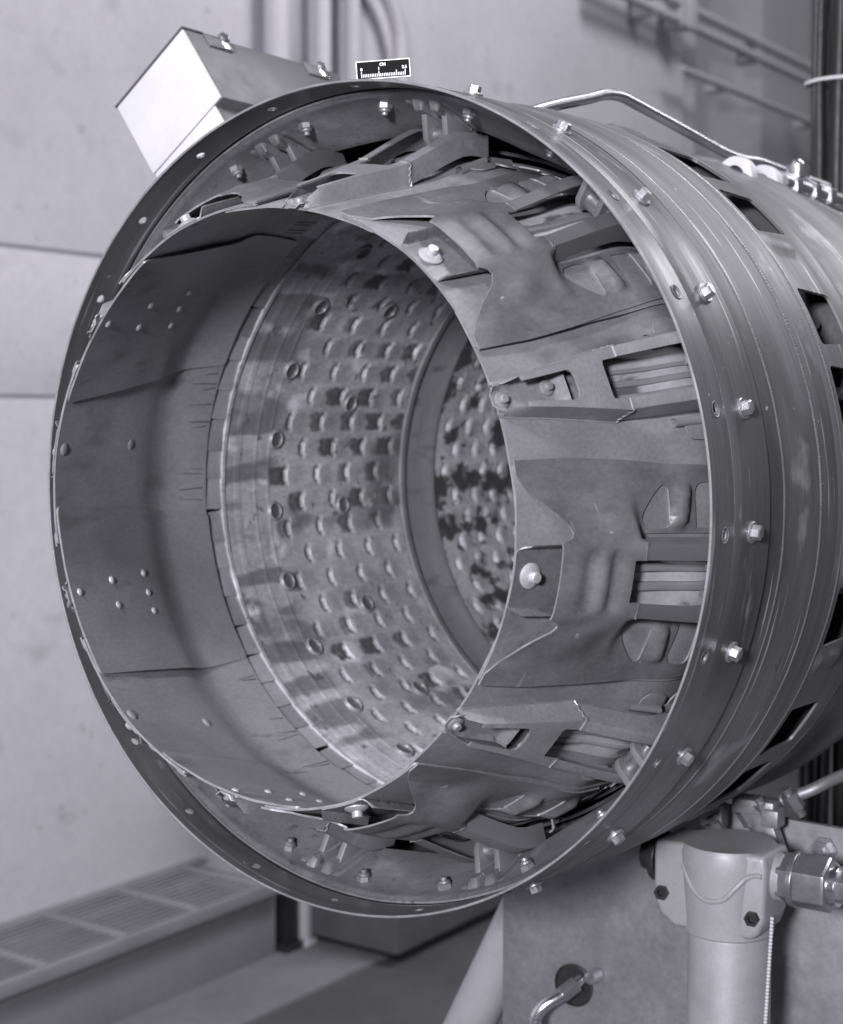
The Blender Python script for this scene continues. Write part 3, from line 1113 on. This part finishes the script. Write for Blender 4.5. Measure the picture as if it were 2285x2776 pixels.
def soot_shade(y, d, y0, pitch, off, phase):
    """soot streaks and painted slit shadow ahead of each louvre lip, 0..1, uneven from louvre to louvre"""
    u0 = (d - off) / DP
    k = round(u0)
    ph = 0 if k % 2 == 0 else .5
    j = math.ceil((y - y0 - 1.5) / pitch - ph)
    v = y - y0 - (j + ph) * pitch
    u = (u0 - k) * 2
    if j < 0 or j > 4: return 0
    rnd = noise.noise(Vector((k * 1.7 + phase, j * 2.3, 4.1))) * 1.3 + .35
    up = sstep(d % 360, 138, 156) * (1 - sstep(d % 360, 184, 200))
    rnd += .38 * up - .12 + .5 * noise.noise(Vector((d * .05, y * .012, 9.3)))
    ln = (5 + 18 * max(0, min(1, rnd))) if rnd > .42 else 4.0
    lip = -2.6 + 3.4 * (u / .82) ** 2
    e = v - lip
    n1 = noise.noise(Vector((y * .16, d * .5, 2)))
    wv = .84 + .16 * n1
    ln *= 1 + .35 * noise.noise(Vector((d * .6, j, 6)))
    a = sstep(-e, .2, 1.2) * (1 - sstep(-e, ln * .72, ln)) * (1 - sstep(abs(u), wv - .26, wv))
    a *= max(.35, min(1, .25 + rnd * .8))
    cres = sstep(-e, -.3, .3) * (1 - sstep(-e, 2.0, 5.0)) * (1 - sstep(abs(u), .55, .82))  # shadow of the slit, painted as a dark crescent ahead of the lip
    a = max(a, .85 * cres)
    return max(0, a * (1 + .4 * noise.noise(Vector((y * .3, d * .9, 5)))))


EYE = [(192, 141 + 14.95 * k) for k in range(-6, 18)] + [(275, 140.5 + 22.6 * k) for k in range(-4, 12)]


def liner_mesh(name, ya, yb, r0, y0, pitch, off, sy, n, p0, p1, eyes):
    ys = np.arange(ya, yb + .01, sy)
    V, F, UV, SO = [], [], [], []
    m = len(ys)
    for i in range(n + 1):
        d = p0 + (p1 - p0) * i / n
        ph = rad(d)
        for y in ys:
            h = dimple(y, d, y0, pitch, off)
            for (ey, ed) in eyes:
                dd = (d - ed + 180) % 360 - 180
                if abs(dd) < 3.2 and abs(y - ey) < 12:
                    q = math.hypot(dd * 3.64, y - ey)
                    if q < 11: h = h * sstep(q, 7.8, 11)
            if y < y0 - 6:
                for yg in (150, 153, 171, 186): h += .45 * math.exp(-((y - yg) / 1.1) ** 2)
            h += .5 * noise.noise(Vector((y * .02, math.cos(ph) * 5, math.sin(ph) * 5)))
            sv = soot_shade(y, d, y0, pitch, off, ya)
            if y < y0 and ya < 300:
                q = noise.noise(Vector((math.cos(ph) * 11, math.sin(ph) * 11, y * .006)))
                sv = max(sv, (1 - sstep(y, 182, 206)) * .68 * sstep(q + .12 * noise.noise(Vector((y * .05, d * .3, 3))), .08, .26))  # lengthwise dark bands on the front strip
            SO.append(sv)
            r = r0 - .001 * h
            V.append((r * math.cos(ph), y * .001, r * math.sin(ph))); UV.append((ph * .208, y * .001))
    for i in range(n):
        for k in range(m - 1):
            F.append((i * m + k, i * m + k + 1, (i + 1) * m + k + 1, (i + 1) * m + k))
    me = mesh_py(name, V, F, 'liner', UV, 60)
    at = me.attributes.new('soot_shade', 'FLOAT', 'POINT')
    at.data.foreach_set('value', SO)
    return me


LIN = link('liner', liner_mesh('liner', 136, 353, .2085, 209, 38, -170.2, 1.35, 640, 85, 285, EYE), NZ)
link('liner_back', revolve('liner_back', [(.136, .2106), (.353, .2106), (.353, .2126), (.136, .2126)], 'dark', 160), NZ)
# plain part of the liner towards the right, out of sight from the front
link('liner_side', revolve('liner_side', [(.136, .2085), (.353, .2085), (.353, .2100), (.136, .2100)], 'liner', 120, True, -75, 85), NZ)
link('liner_lip', revolve('liner_lip', [(.1345, .2074), (.1375, .2074), (.1375, .2100), (.1345, .2100)], 'liner', 240), NZ)
link('liner_joint', revolve('liner_joint', [(.3535, .2062), (.3575, .2056), (.3600, .2062), (.3600, .2120), (.3535, .2120)], 'finger', 240), NZ)
link('plain_band', revolve('plain_band', [(.3602, .2085), (.392, .2070), (.396, .2050), (.4005, .2050), (.4005, .2100), (.3602, .2110)], 'midgrey', 240), NZ)
dm = liner_mesh('deep_liner', 401, 700, .2060, 420, 30, -169, 2.2, 320, 100, 265, [])
dm.materials[0] = M['liner_far']
DEEP = link('deep_liner', dm, NZ)
link('deep_liner_side', revolve('deep_liner_side', [(.401, .2060), (.70, .2060), (.70, .2080), (.401, .2080)], 'liner', 90, True, -95, 100), NZ)
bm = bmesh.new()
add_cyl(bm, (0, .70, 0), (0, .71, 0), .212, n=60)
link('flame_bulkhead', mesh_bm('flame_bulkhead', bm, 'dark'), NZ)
bm = bmesh.new()
lathe_pts(bm, [(.0054, -.001), (.0054, .0010), (.0059, .0022), (.0066, .0022), (.0072, .0014), (.0080, .0006), (.0082, -.001)], 24)
eye_me = mesh_bm('eyelet', bm, 'midgrey')
bm = bmesh.new()
lathe_pts(bm, [(0, .0006), (.0040, .0006), (.0042, .0010), (.0049, .0010), (.0051, .0006), (.0056, .0006), (.0056, -.0010)], 20)
plug_me = mesh_bm('eyelet_plug', bm, 'plug')
for (ey, ed) in EYE:
    if not 88 < ed % 360 < 282: continue
    ph = rad(ed)
    link('eyelet', eye_me, LIN, polar(.2085, ey * .001, ph), radial_rot(ph, 0, True))
    link('eyelet_plug', plug_me, LIN, polar(.2083, ey * .001, ph), radial_rot(ph, 0, True))

# ---- pipes, clamps and fittings on the rear of the engine
tube('fuel_tube', [(.06, .100, .228), (.06, .146, .243), (.06, .193, .2555), (.06, .218, .2625), (.06, .240, .2648), (.06, .262, .2632), (.06, .322, .2580), (.06, .403, .2505), (.06, .440, .2500), (.06, .473, .2520), (.06, .534, .2510), (.06, .62, .25)], .0038, 'tube', NZ, 14, 6)
tube('manifold_tube', [(.10, .415, .226), (.10, .46, .225), (.10, .52, .2245), (.10, .75, .22)], .008, 'chrome', NZ, 18)
tube('manifold_tube', [(.125, .43, .204), (.125, .50, .202), (.125, .56, .2000), (.125, .75, .195)], .0055, 'chrome', NZ, 16)
bm = bmesh.new()
lathe_pts(bm, [(.010, -.004), (.0165, -.004), (.0165, .004), (.010, .004)], 28)
cl_me = mesh_bm('tube_clamp', bm, 'white', bevel=.0008)
for p in ((.097, .345, .219), (.097, .392, .219)):
    link('tube_clamp', cl_me, NZ, p, (rad(90), 0, rad(-14)))
for y in (.43, .468, .50):
    bm = bmesh.new()
    add_cyl(bm, (0, 0, 0), (0, .012, 0), .0105, n=6)
    link('tube_nut', mesh_bm('tube_nut', bm, 'tube', 20, bevel=.0006), NZ, (.10, y, .225))
bm = bmesh.new()
lathe_pts(bm, [(0, .004), (.003, .004), (.004, .003), (.005, 0), (.009, 0), (.009, -.01), (0, -.01)], 12)
link('fitting_cap', mesh_bm('fitting_cap', bm, 'chrome'), NZ, (.10, .452, .243))
# mount lugs and bolts under the casing
bm = bmesh.new()
add_box(bm, (.146, .282, -.214), (.030, .018, .010)); add_box(bm, (.160, .276, -.219), (.012, .014, .012)); add_box(bm, (.119, .272, -.222), (.016, .012, .016))
link('mount_lug', mesh_bm('mount_lug', bm, 'nut', bevel=.0012), NZ)
bm = bmesh.new()
add_box(bm, (0, 0, 0), (.013, .011, .036))
link('mount_tang', mesh_bm('mount_tang', bm, 'nut', bevel=.001), NZ, (.156, .280, -.232), (0, rad(-22), 0))
for p in ((.140, .280, -.222), (.153, .278, -.215), (.169, .288, -.209), (.123, .268, -.231)):
    bm = bmesh.new(); add_cyl(bm, (0, 0, -.006), (0, 0, .006), .0062, n=6); add_cyl(bm, (0, 0, -.012), (0, 0, .01), .0034, n=12)
    link('mount_bolt', mesh_bm('mount_bolt', bm, 'fitting', 20), NZ, p, (rad(20), rad(-25), 0))
tube('drain_line', [(.160, .290, -.210), (.178, .295, -.202), (.19, .31, -.195), (.21, .36, -.186)], .0042, 'nut', NZ, 12)

# ============================================================ WHITE BOX on the engine, far left
BX = empty('ignition_box', (0, 0, 0), 'white faced box with grey sides and two bright latches behind the rim', 'equipment box')
cT, cL, cB, cR = [Vector(p) for p in ((-.208, .10, .320), (-.274, .10, .273), (-.241, .10, .222), (-.171, .10, .267))]
ex_ = (cL - cT).normalized(); ez_ = Vector((-.037, 0, .053)).normalized()
ey_ = Vector((0, 1, 0))
mid = (cT + cB) / 2
fr = Matrix((ex_, ey_, ez_)).transposed().to_4x4(); fr.translation = mid
if fr.to_3x3().determinant() < 0: pass


def box_part(name, c, s, mat, bev):
    bm = bmesh.new(); add_box(bm, c, s)
    if bev: pass
    o = mesh_bm(name, bm, mat, bevel=bev)
    o.transform(fr)
    if fr.to_3x3().determinant() < 0: o.flip_normals()
    return link(name, o, BX)


wd, hg, ln = .081, .063, .172
box_part('front_panel', (0, .001, 0), (wd - .001, .002, hg - .001), 'white', .0004)
box_part('case', (0, .002 + ln / 2, 0), (wd, ln, hg), 'boxgrey', .0015)  # sides darker than the front panel
box_part('cover_lip', (0, .010, hg / 2 + .0006), (wd + .002, .022, .0012), 'boxgrey', .0004)
box_part('base_panel', (.003, .001, -hg / 2 - .041), (wd - .010, .002, .081), 'white', .0004)
box_part('base', (.003, .002 + ln / 2, -hg / 2 - .041), (wd - .009, ln - .004, .082), 'boxgrey', .001)
for y in (.040, .150):
    lp = box_part('latch', (-wd / 2 - .001, y, hg / 2 - .005), (.003, .010, .014), 'chrome', .001)
    bm = bmesh.new()
    lathe_pts(bm, [(0, .004), (.003, .0035), (.0048, .0015), (.0048, -.002)], 14)
    me = mesh_bm('latch_screw', bm, 'chrome'); me.transform(fr @ Matrix.Translation((-wd / 2 - .002, y, hg / 2 - .001)) @ Matrix.Rotation(rad(-70), 4, 'Y'))
    link('latch_screw', me, lp)
    bm = bmesh.new(); add_box(bm, (-wd / 2 - .0005, y - .012, hg / 2 - .006), (.002, .016, .012))
    me = mesh_bm('latch_plate', bm, 'boxgrey', bevel=.0006); me.transform(fr)
    link('latch_plate', me, lp)

# ============================================================ SCALE CARD on the rim
SC = empty('scale_card', (.0135, .0100, .2412), 'small black centimetre scale card with white border standing on the top of the rim', 'scale')
wx = Vector((.0255, .0175, .0022)).normalized()
wn = (cd - wx * cd.dot(wx)).normalized()
wy = wx.cross(-wn).normalized()
if wy.z < 0: wy = -wy
sm = Matrix((wx, wy, wx.cross(wy))).transposed().to_4x4()
SC.matrix_world = Matrix.Translation(SC.location) @ sm
CW, CH = .0308, .0104


def card(name, x, y, w, h, z0, z1, mat):
    bm = bmesh.new(); add_box(bm, (x + w / 2, y + h / 2, (z0 + z1) / 2), (w, h, z1 - z0))
    return link(name, mesh_bm(name, bm, mat), SC)


card('card_border', 0, 0, CW, CH, -.0006, 0, 'cardwhite')
card('card_face', .00045, .00045, CW - .0009, CH - .0009, 0, .00008, 'cardblack')
for k in range(26):
    h = .0031 if k in (0, 10, 20, 25) else .0018
    card('tick', .0029 + k * .000996 - .00020, .0011, .00040, h, .00008, .00013, 'cardwhite')


def text(name, s, x, y, size, z, mat, parent, bold=.012):
    cu_ = bpy.data.curves.new(name, 'FONT')
    cu_.body = s; cu_.size = size; cu_.align_x = 'CENTER'; cu_.offset = bold * size; cu_.extrude = .00002
    o = bpy.data.objects.new(name, cu_); COL.objects.link(o)
    dg = bpy.context.evaluated_depsgraph_get()
    me = bpy.data.meshes.new_from_object(o.evaluated_get(dg))
    bpy.data.objects.remove(o)
    me.materials.clear(); me.materials.append(M[mat])
    return link(name, me, parent, (x, y, z))


text('lettering', 'CM', .0152, .0072, .0023, .0001, 'cardwhite', SC, .03)
text('lettering', '0', .0030, .0049, .0023, .0001, 'cardwhite', SC, .03)
text('lettering', '1', .0129, .0049, .0023, .0001, 'cardwhite', SC, .03)
text('lettering', '2.5', .0275, .0049, .0023, .0001, 'cardwhite', SC, .03)

# ============================================================ ROOM
FZ = -.955


def simple_box(name, c, s, mat, parent=None, bev=0, loc=None):
    bm = bmesh.new(); add_box(bm, c, s)
    return link(name, mesh_bm(name, bm, mat, bevel=bev), parent, loc)


fl = simple_box('floor', (0, 2, FZ - .054), (12, 14, .1), 'floor'); tag(fl, kind='structure')
st = simple_box('floor_border', (-1.33, 2, FZ - .002), (.40, 14, .008), 'strip'); tag(st, kind='structure')
WL = empty('left_wall', (-1.5, 1.5, 0)); tag(WL, kind='structure')
# wall of wide panels with recessed seams at two heights
zs = [(-.955, .0795), (.0865, .3285), (.3365, 2.4)]
for a, b in zs:
    for (ya, yb) in ((-3.0, 3.55),):
        simple_box('wall_panel', (-1.56 + 1.5, (ya + yb) / 2 - 1.5, (a + b) / 2), (.12, yb - ya, b - a), 'wall', WL, .003)
sb = simple_box('wall_core', (-1.578 + 1.5, .275 - 1.5, .7), (.14, 6.5, 3.4), 'wall', WL)
rw = simple_box('recess_wall', (-1.98, 5.6, .7), (.1, 4.4, 3.4), 'recess'); tag(rw, kind='structure')
ew = simple_box('end_wall', (0, 7.6, .7), (8, .1, 3.4), 'wall'); tag(ew, kind='structure')
rp = simple_box('recess_return', (-1.74, 3.62, .7), (.44, .1, 3.4), 'recess'); tag(rp, kind='structure')
dk = simple_box('dark_opening', (-1.90, 5.25, .92), (.08, .5, .36), 'black'); tag(dk, kind='structure')
pb = simple_box('pilaster', (-1.80, 4.75, .7), (.26, .45, 3.4), 'recess'); tag(pb, kind='structure')

# pipes on the wall
for i, (y, r, top) in enumerate(((1.66, .026, 1.9), (1.80, .018, 1.9), (1.90, .018, 1.9))):
    P = empty('wall_pipe', (-1.46, y, 0), ('thickest upright painted pipe on the wall, left of the other two', 'middle upright painted pipe on the wall behind the nozzle', 'thin upright painted pipe on the wall nearest the bent conduit')[i], 'pipe', 'upright pipes on the wall')
    tube('pipe_run', [(0, 0, -.9), (0, 0, .2), (0, 0, 1.2), (0, 0, 1.9)], r, 'pipe', P, 16, 3)
    simple_box('pipe_clip', (-.012, 0, 1.12), (.05, r * 3.2, .02), 'pipe', P, .003)
cnd = empty('bent_conduit', (-1.46, 1.98, 0), 'painted conduit bending over in an arch on the wall', 'conduit')
tube('conduit_run', [(0, .09, -.5), (0, .09, .4), (0, .09, .80), (0, .075, .90), (0, .02, .965), (0, -.06, .99), (0, -.30, 1.0)], .016, 'pipe', cnd, 14, 6)
simple_box('conduit_clip', (-.012, .09, .62), (.045, .055, .02), 'pipe', cnd, .003)

# rails at upper right
for i, (z, y0, y1, h) in enumerate(((1.215, 2.9, 5.2, .030), (1.167, 2.9, 5.2, .028), (1.037, 3.37, 5.0, .022))):
    R = empty('wall_rail', (-1.42, y0, z), ('upper of two thick painted rails running along the wall at top right', 'lower of two thick painted rails running along the wall at top right', 'thin short rail on the recessed wall below the thick pair')[i], 'rail', 'rails along the wall')
    bm = bmesh.new(); add_cyl(bm, (0, 0, 0), (0, y1 - y0, 0), h / 2, n=16)
    link('rail_bar', mesh_bm('rail_bar', bm, 'rail'), R)
    for yy in (.3, 1.0, 1.7):
        if yy < y1 - y0: simple_box('rail_bracket', (-.03, yy, 0), (.07, .03, h * 1.3), 'rail', R, .003)
jb = empty('junction_box', (-1.43, 3.38, 1.19), 'painted junction box where the two rails meet the wall corner', 'junction box')
simple_box('box_body', (0, 0, 0), (.07, .07, .085), 'rail', jb, .012)
simple_box('box_lid', (.037, 0, 0), (.004, .074, .089), 'rail', jb, .003)

# hanging hoses at the right edge
HB_ = empty('hose_bundle', (-.01, .8, .3), 'thick bundle of black hoses hanging at the right edge, tied once', 'hoses')
rs = random.Random(4)
for k in range(10):
    x = -.012 + .0058 * (k % 8); y = .02 * (k // 8) - .008 * (k % 3)
    tube('hose', [(x + rs.uniform(-.004, .004), y, -.75), (x + rs.uniform(-.005, .005), y, -.3), (x, y, -.02), (x + rs.uniform(-.002, .002), y, .08), (x + .002 + rs.uniform(-.003, .003), y, .22), (x + rs.uniform(-.003, .003), y, .5)], .0042, 'rubber', HB_, 10, 5)
bm = bmesh.new()
lathe_pts(bm, [(.0335, -.0015), (.0345, -.0015), (.0345, .0015), (.0335, .0015)], 28, Matrix.Translation((.012, .0, .078)) @ Matrix.Diagonal((1, .8, 1, 1)))
link('hose_tie', mesh_bm('hose_tie', bm, 'pipe'), HB_)

# heater cover along the foot of the wall
HT = empty('heater_cover', (-1.5, 1.0, FZ), 'long low heater cover with a slotted metal top along the foot of the wall', 'heater cover')
zt = -.802 - FZ
ytot = (-1.6, 2.4)
simple_box('front_panel', (.190, -.57, (zt - .035) / 2), (.012, 2.06, zt - .035), 'heater', HT, .002)
simple_box('top_lip', (.2185, -.57, zt - .013), (.015, 2.06, .026), 'heater', HT, .003)
simple_box('back_rail', (.011, -.57, zt - .004), (.018, 2.06, .008), 'heater', HT, .001)
simple_box('inner_tray', (.105, -.57, zt - .05), (.16, 2.06, .01), 'heater_dark', HT)
bar_me = None
bm = bmesh.new(); add_box(bm, (.1155, 0, zt - .004), (.190, .018, .008)); crossbar_me = mesh_bm('cross_bar', bm, 'heater', bevel=.0015)
bm = bmesh.new(); add_box(bm, (0, 0, zt - .002), (.0078, .1520, .0022)); slat_me = mesh_bm('top_slat', bm, 'heater', bevel=.0004)
for k in range(12):
    y = -1.47 + .17 * k
    link('cross_bar', crossbar_me, HT, (0, y, 0))
    if k < 11:
        for j in range(11):
            link('top_slat', slat_me, HT, (.030 + .0170 * j, y + .085, 0))
simple_box('end_panel', (.10, .452, zt / 2 - .02), (.17, .012, zt - .045), 'heater', HT, .003)
bx2 = empty('floor_cabinet', (-1.20, 1.80, FZ), 'low grey cabinet standing on the floor just past the end of the heater cover', 'cabinet')
simple_box('cabinet_body', (0, 0, .145), (.24, .52, .25), 'boxgrey', bx2, .005)
simple_box('cabinet_plinth', (-.01, .01, .011), (.20, .48, .022), 'black', bx2, .002)
simple_box('cabinet_top', (0, 0, .276), (.26, .54, .012), 'heater', bx2, .003)
for (x, y, w, mt, lab) in ((-1.315, 1.50, .036, 'black', 'dark upright post between the heater cover and the low cabinet'), (-1.295, 1.535, .020, 'pipe', 'pale thin upright pipe beside the dark post at the heater end')):
    po = empty('floor_post', (x, y, FZ), lab, 'post')
    simple_box('post_shaft', (0, 0, .30), (w, w, .60), mt, po, .002)
    simple_box('post_foot', (0, 0, .006), (w * 1.7, w * 1.7, .012), mt, po, .002)

# mounting plate and its valve
MP = empty('mounting_plate', (.10, .303, -.30), 'upright galvanised plate standing below the engine behind the filter', 'plate')
bm = bmesh.new()
pts = [(-.172, -.70), (.32, -.70), (.32, .068), (.055, .074), (.020, .077), (-.172, .079)]
va = [bm.verts.new((x, 0, z)) for x, z in pts]; vb = [bm.verts.new((x, .006, z)) for x, z in pts]
bm.faces.new(va); bm.faces.new(vb[::-1])
for i in range(len(pts)):
    j = (i + 1) % len(pts); bm.faces.new((va[i], vb[i], vb[j], va[j]))
link('plate_sheet', mesh_bm('plate_sheet', bm, 'plate', bevel=.0012), MP)
for (x, z) in ((.086, .057), (-.128, -.053 + .09)):
    bm = bmesh.new()
    lathe_pts(bm, [(0, .009), (.0035, .009), (.0035, .006), (.0065, .006), (.0065, .001), (.0095, .001), (.0095, -.001)], 6)
    link('plate_bolt', mesh_bm('plate_bolt', bm, 'bolt', 20), MP, (x, -.001, z), (rad(90), 0, 0))
bm = bmesh.new(); lathe_pts(bm, [(0, .012), (.0045, .011), (.0055, .004), (.0055, 0)], 14)
link('plate_stud', mesh_bm('plate_stud', bm, 'chrome'), MP, (-.088, -.001, -.066), (rad(90), 0, 0))
VL = empty('drain_pipe', (-.004, .296, -.378), 'bright elbow pipe with hex nut coming out of a dark round hole in the plate', 'pipe')
bm = bmesh.new(); lathe_pts(bm, [(0, -.001), (.0158, -.001), (.0163, .0012), (.0152, .0016), (.0148, -.0002), (0, -.0002)], 30)
link('hole_disc', mesh_bm('hole_disc', bm, 'black'), VL, (-.003, .0055, 0), (rad(90), 0, 0))  # black disc stands in for the shade inside the hole
tube('pipe_elbow', [(.004, .004, .006), (.001, -.004, .002), (-.005, -.013, -.004), (-.012, -.020, -.009), (-.017, -.024, -.016), (-.019, -.025, -.026), (-.019, -.025, -.06)], .0046, 'chrome', VL, 12)
bm = bmesh.new(); add_cyl(bm, (.0025, -.001, .004), (-.004, -.0115, -.003), .0068, n=6)
link('pipe_nut', mesh_bm('pipe_nut', bm, 'fitting', 20, bevel=.0004), VL)

# diagonal strut of the stand
STR = empty('stand_strut', (-.105, .336, -.41), 'grey round strut of the stand leaning beside the plate edge', 'strut')
bm = bmesh.new(); add_cyl(bm, (.075, 0, .152), (-.225, 0, -.45), .020, n=28)
link('strut_tube', mesh_bm('strut_tube', bm, 'strut'), STR)
bm = bmesh.new(); add_box(bm, (.085, 0, .168), (.05, .03, .05))
link('strut_foot', mesh_bm('strut_foot', bm, 'strut', bevel=.003), STR)
for i, ((a, b), lab) in enumerate((((( .165, .42, -.18), (.30, .42, -.26)), 'thin steel brace sloping down behind the filter at right'), (((.195, .43, -.12), (.205, .43, -.42)), 'thin upright steel rod behind the mounting plate at right'), (((.178, .43, -.12), (.17, .43, -.42)), 'darker upright rod beside the bright one behind the plate'))):
    BR = empty('stand_brace', a, lab, 'brace', 'braces behind the plate')
    bm = bmesh.new(); add_cyl(bm, (0, 0, 0), Vector(b) - Vector(a), .0042, n=12)
    link('brace_rod', mesh_bm('brace_rod', bm, 'fitting'), BR)
    bm = bmesh.new(); add_cyl(bm, Vector((0, 0, -.008)), Vector((0, 0, .004)), .008, n=6)
    link('brace_nut', mesh_bm('brace_nut', bm, 'nut', 20), BR)

# ============================================================ FILTER
FT = empty('fluid_filter', (.1565, .215, -.286), 'cast aluminium filter housing with round bowl and hex fitting below the engine', 'filter')
bm = bmesh.new()
lathe_pts(bm, [(0, -.40), (.0265, -.40), (.0265, .004), (.0258, .0062), (.020, .0062)], 48)
link('filter_bowl', mesh_bm('filter_bowl', bm, 'filter'), FT)
# head: broad cast block with a bulge over the bowl and flanges left and right
bm = bmesh.new()
ol = [(-.0425, .064), (-.0435, .056), (-.0435, .026), (-.039, .016), (-.029, .0085), (.024, .0095), (.029, .014), (.0325, .024), (.0335, .056), (.0325, .064)]
va = [bm.verts.new((x, -.0225, z)) for x, z in ol]; vb = [bm.verts.new((x, .016, z)) for x, z in ol]
bm.faces.new(va); bm.faces.new(vb[::-1])
for i in range(len(ol)):
    j = (i + 1) % len(ol); bm.faces.new((va[i], vb[i], vb[j], va[j]))
hd = link('filter_head', mesh_bm('filter_head', bm, 'filter', 45, bevel=.0035, segs=4), FT)
bm = bmesh.new()
lathe_pts(bm, [(0, .0064), (.0276, .0064), (.0290, .0074), (.0292, .018), (.0300, .030), (.0312, .048), (.0318, .060), (.030, .0640), (0, .0645)], 56, Matrix.Translation((-.001, 0, 0)) @ Matrix.Diagonal((1, 1, 1, 1)))
link('head_bulge', mesh_bm('head_bulge', bm, 'filter', 40), hd)
tube('cast_ridge', [(-.024, -.0195, .055), (-.020, -.0236, .047), (-.012, -.0280, .037), (-.002, -.0302, .0325), (.008, -.0290, .0345), (.015, -.0262, .042), (.021, -.0232, .049), (.027, -.0225, .0515), (.031, -.0225, .0515)], .0017, 'filter', hd, 10, 6)
for (x, z) in ((-.0365, .030), (.0255, .0245)):
    bm = bmesh.new(); lathe_pts(bm, [(0, .001), (.0022, .001), (.0024, .004), (.0048, .004), (.0048, -.012)], 6)
    o = link('head_screw', mesh_bm('head_screw', bm, 'black', 20), hd, (x, -.0222, z), (rad(90), 0, 0))
text('cast_letter', 'E', .027, .055, .006, 0, 'filter', hd, .02).matrix_local = Matrix.Translation((.026, -.0228, .056)) @ Matrix.Rotation(rad(90), 4, 'X')
# fittings to the right
def xcyl(name, x0, x1, r, n, mat, z=.047, bev=.0006):
    bm = bmesh.new(); add_cyl(bm, (x0, 0, z), (x1, 0, z), r, n=n)
    return link(name, mesh_bm(name, bm, mat, 20, bevel=bev), FT)


xcyl('port_boss', .028, .038, .0155, 28, 'filter')
xcyl('lock_nut', .036, .044, .0165, 6, 'fitting')
xcyl('union_collar', .043, .047, .0175, 28, 'fitting')
xcyl('union_nut', .046, .068, .0180, 6, 'fitting', bev=.002)
xcyl('union_sleeve', .067, .073, .0125, 24, 'chrome')
xcyl('hose_nut', .072, .108, .0105, 6, 'fitting')
xcyl('hose_tail', .107, .20, .0085, 20, 'chrome')
xcyl('inlet_stub', -.060, -.040, .011, 20, 'black')
xcyl('inlet_flange', -.052, -.047, .017, 24, 'black')
# bead chain hanging at the right of the bowl
CH_ = empty('bead_chain', (.1915, .200, -.262), 'thin white bead chain hanging beside the filter bowl', 'chain')
bm = bmesh.new()
bmesh.ops.create_icosphere(bm, subdivisions=2, radius=.0013)
bead_me = mesh_bm('chain_bead', bm, 'white')
for k in range(64):
    link('chain_bead', bead_me, CH_, (-.00012 * k, 0, -.0023 * k))
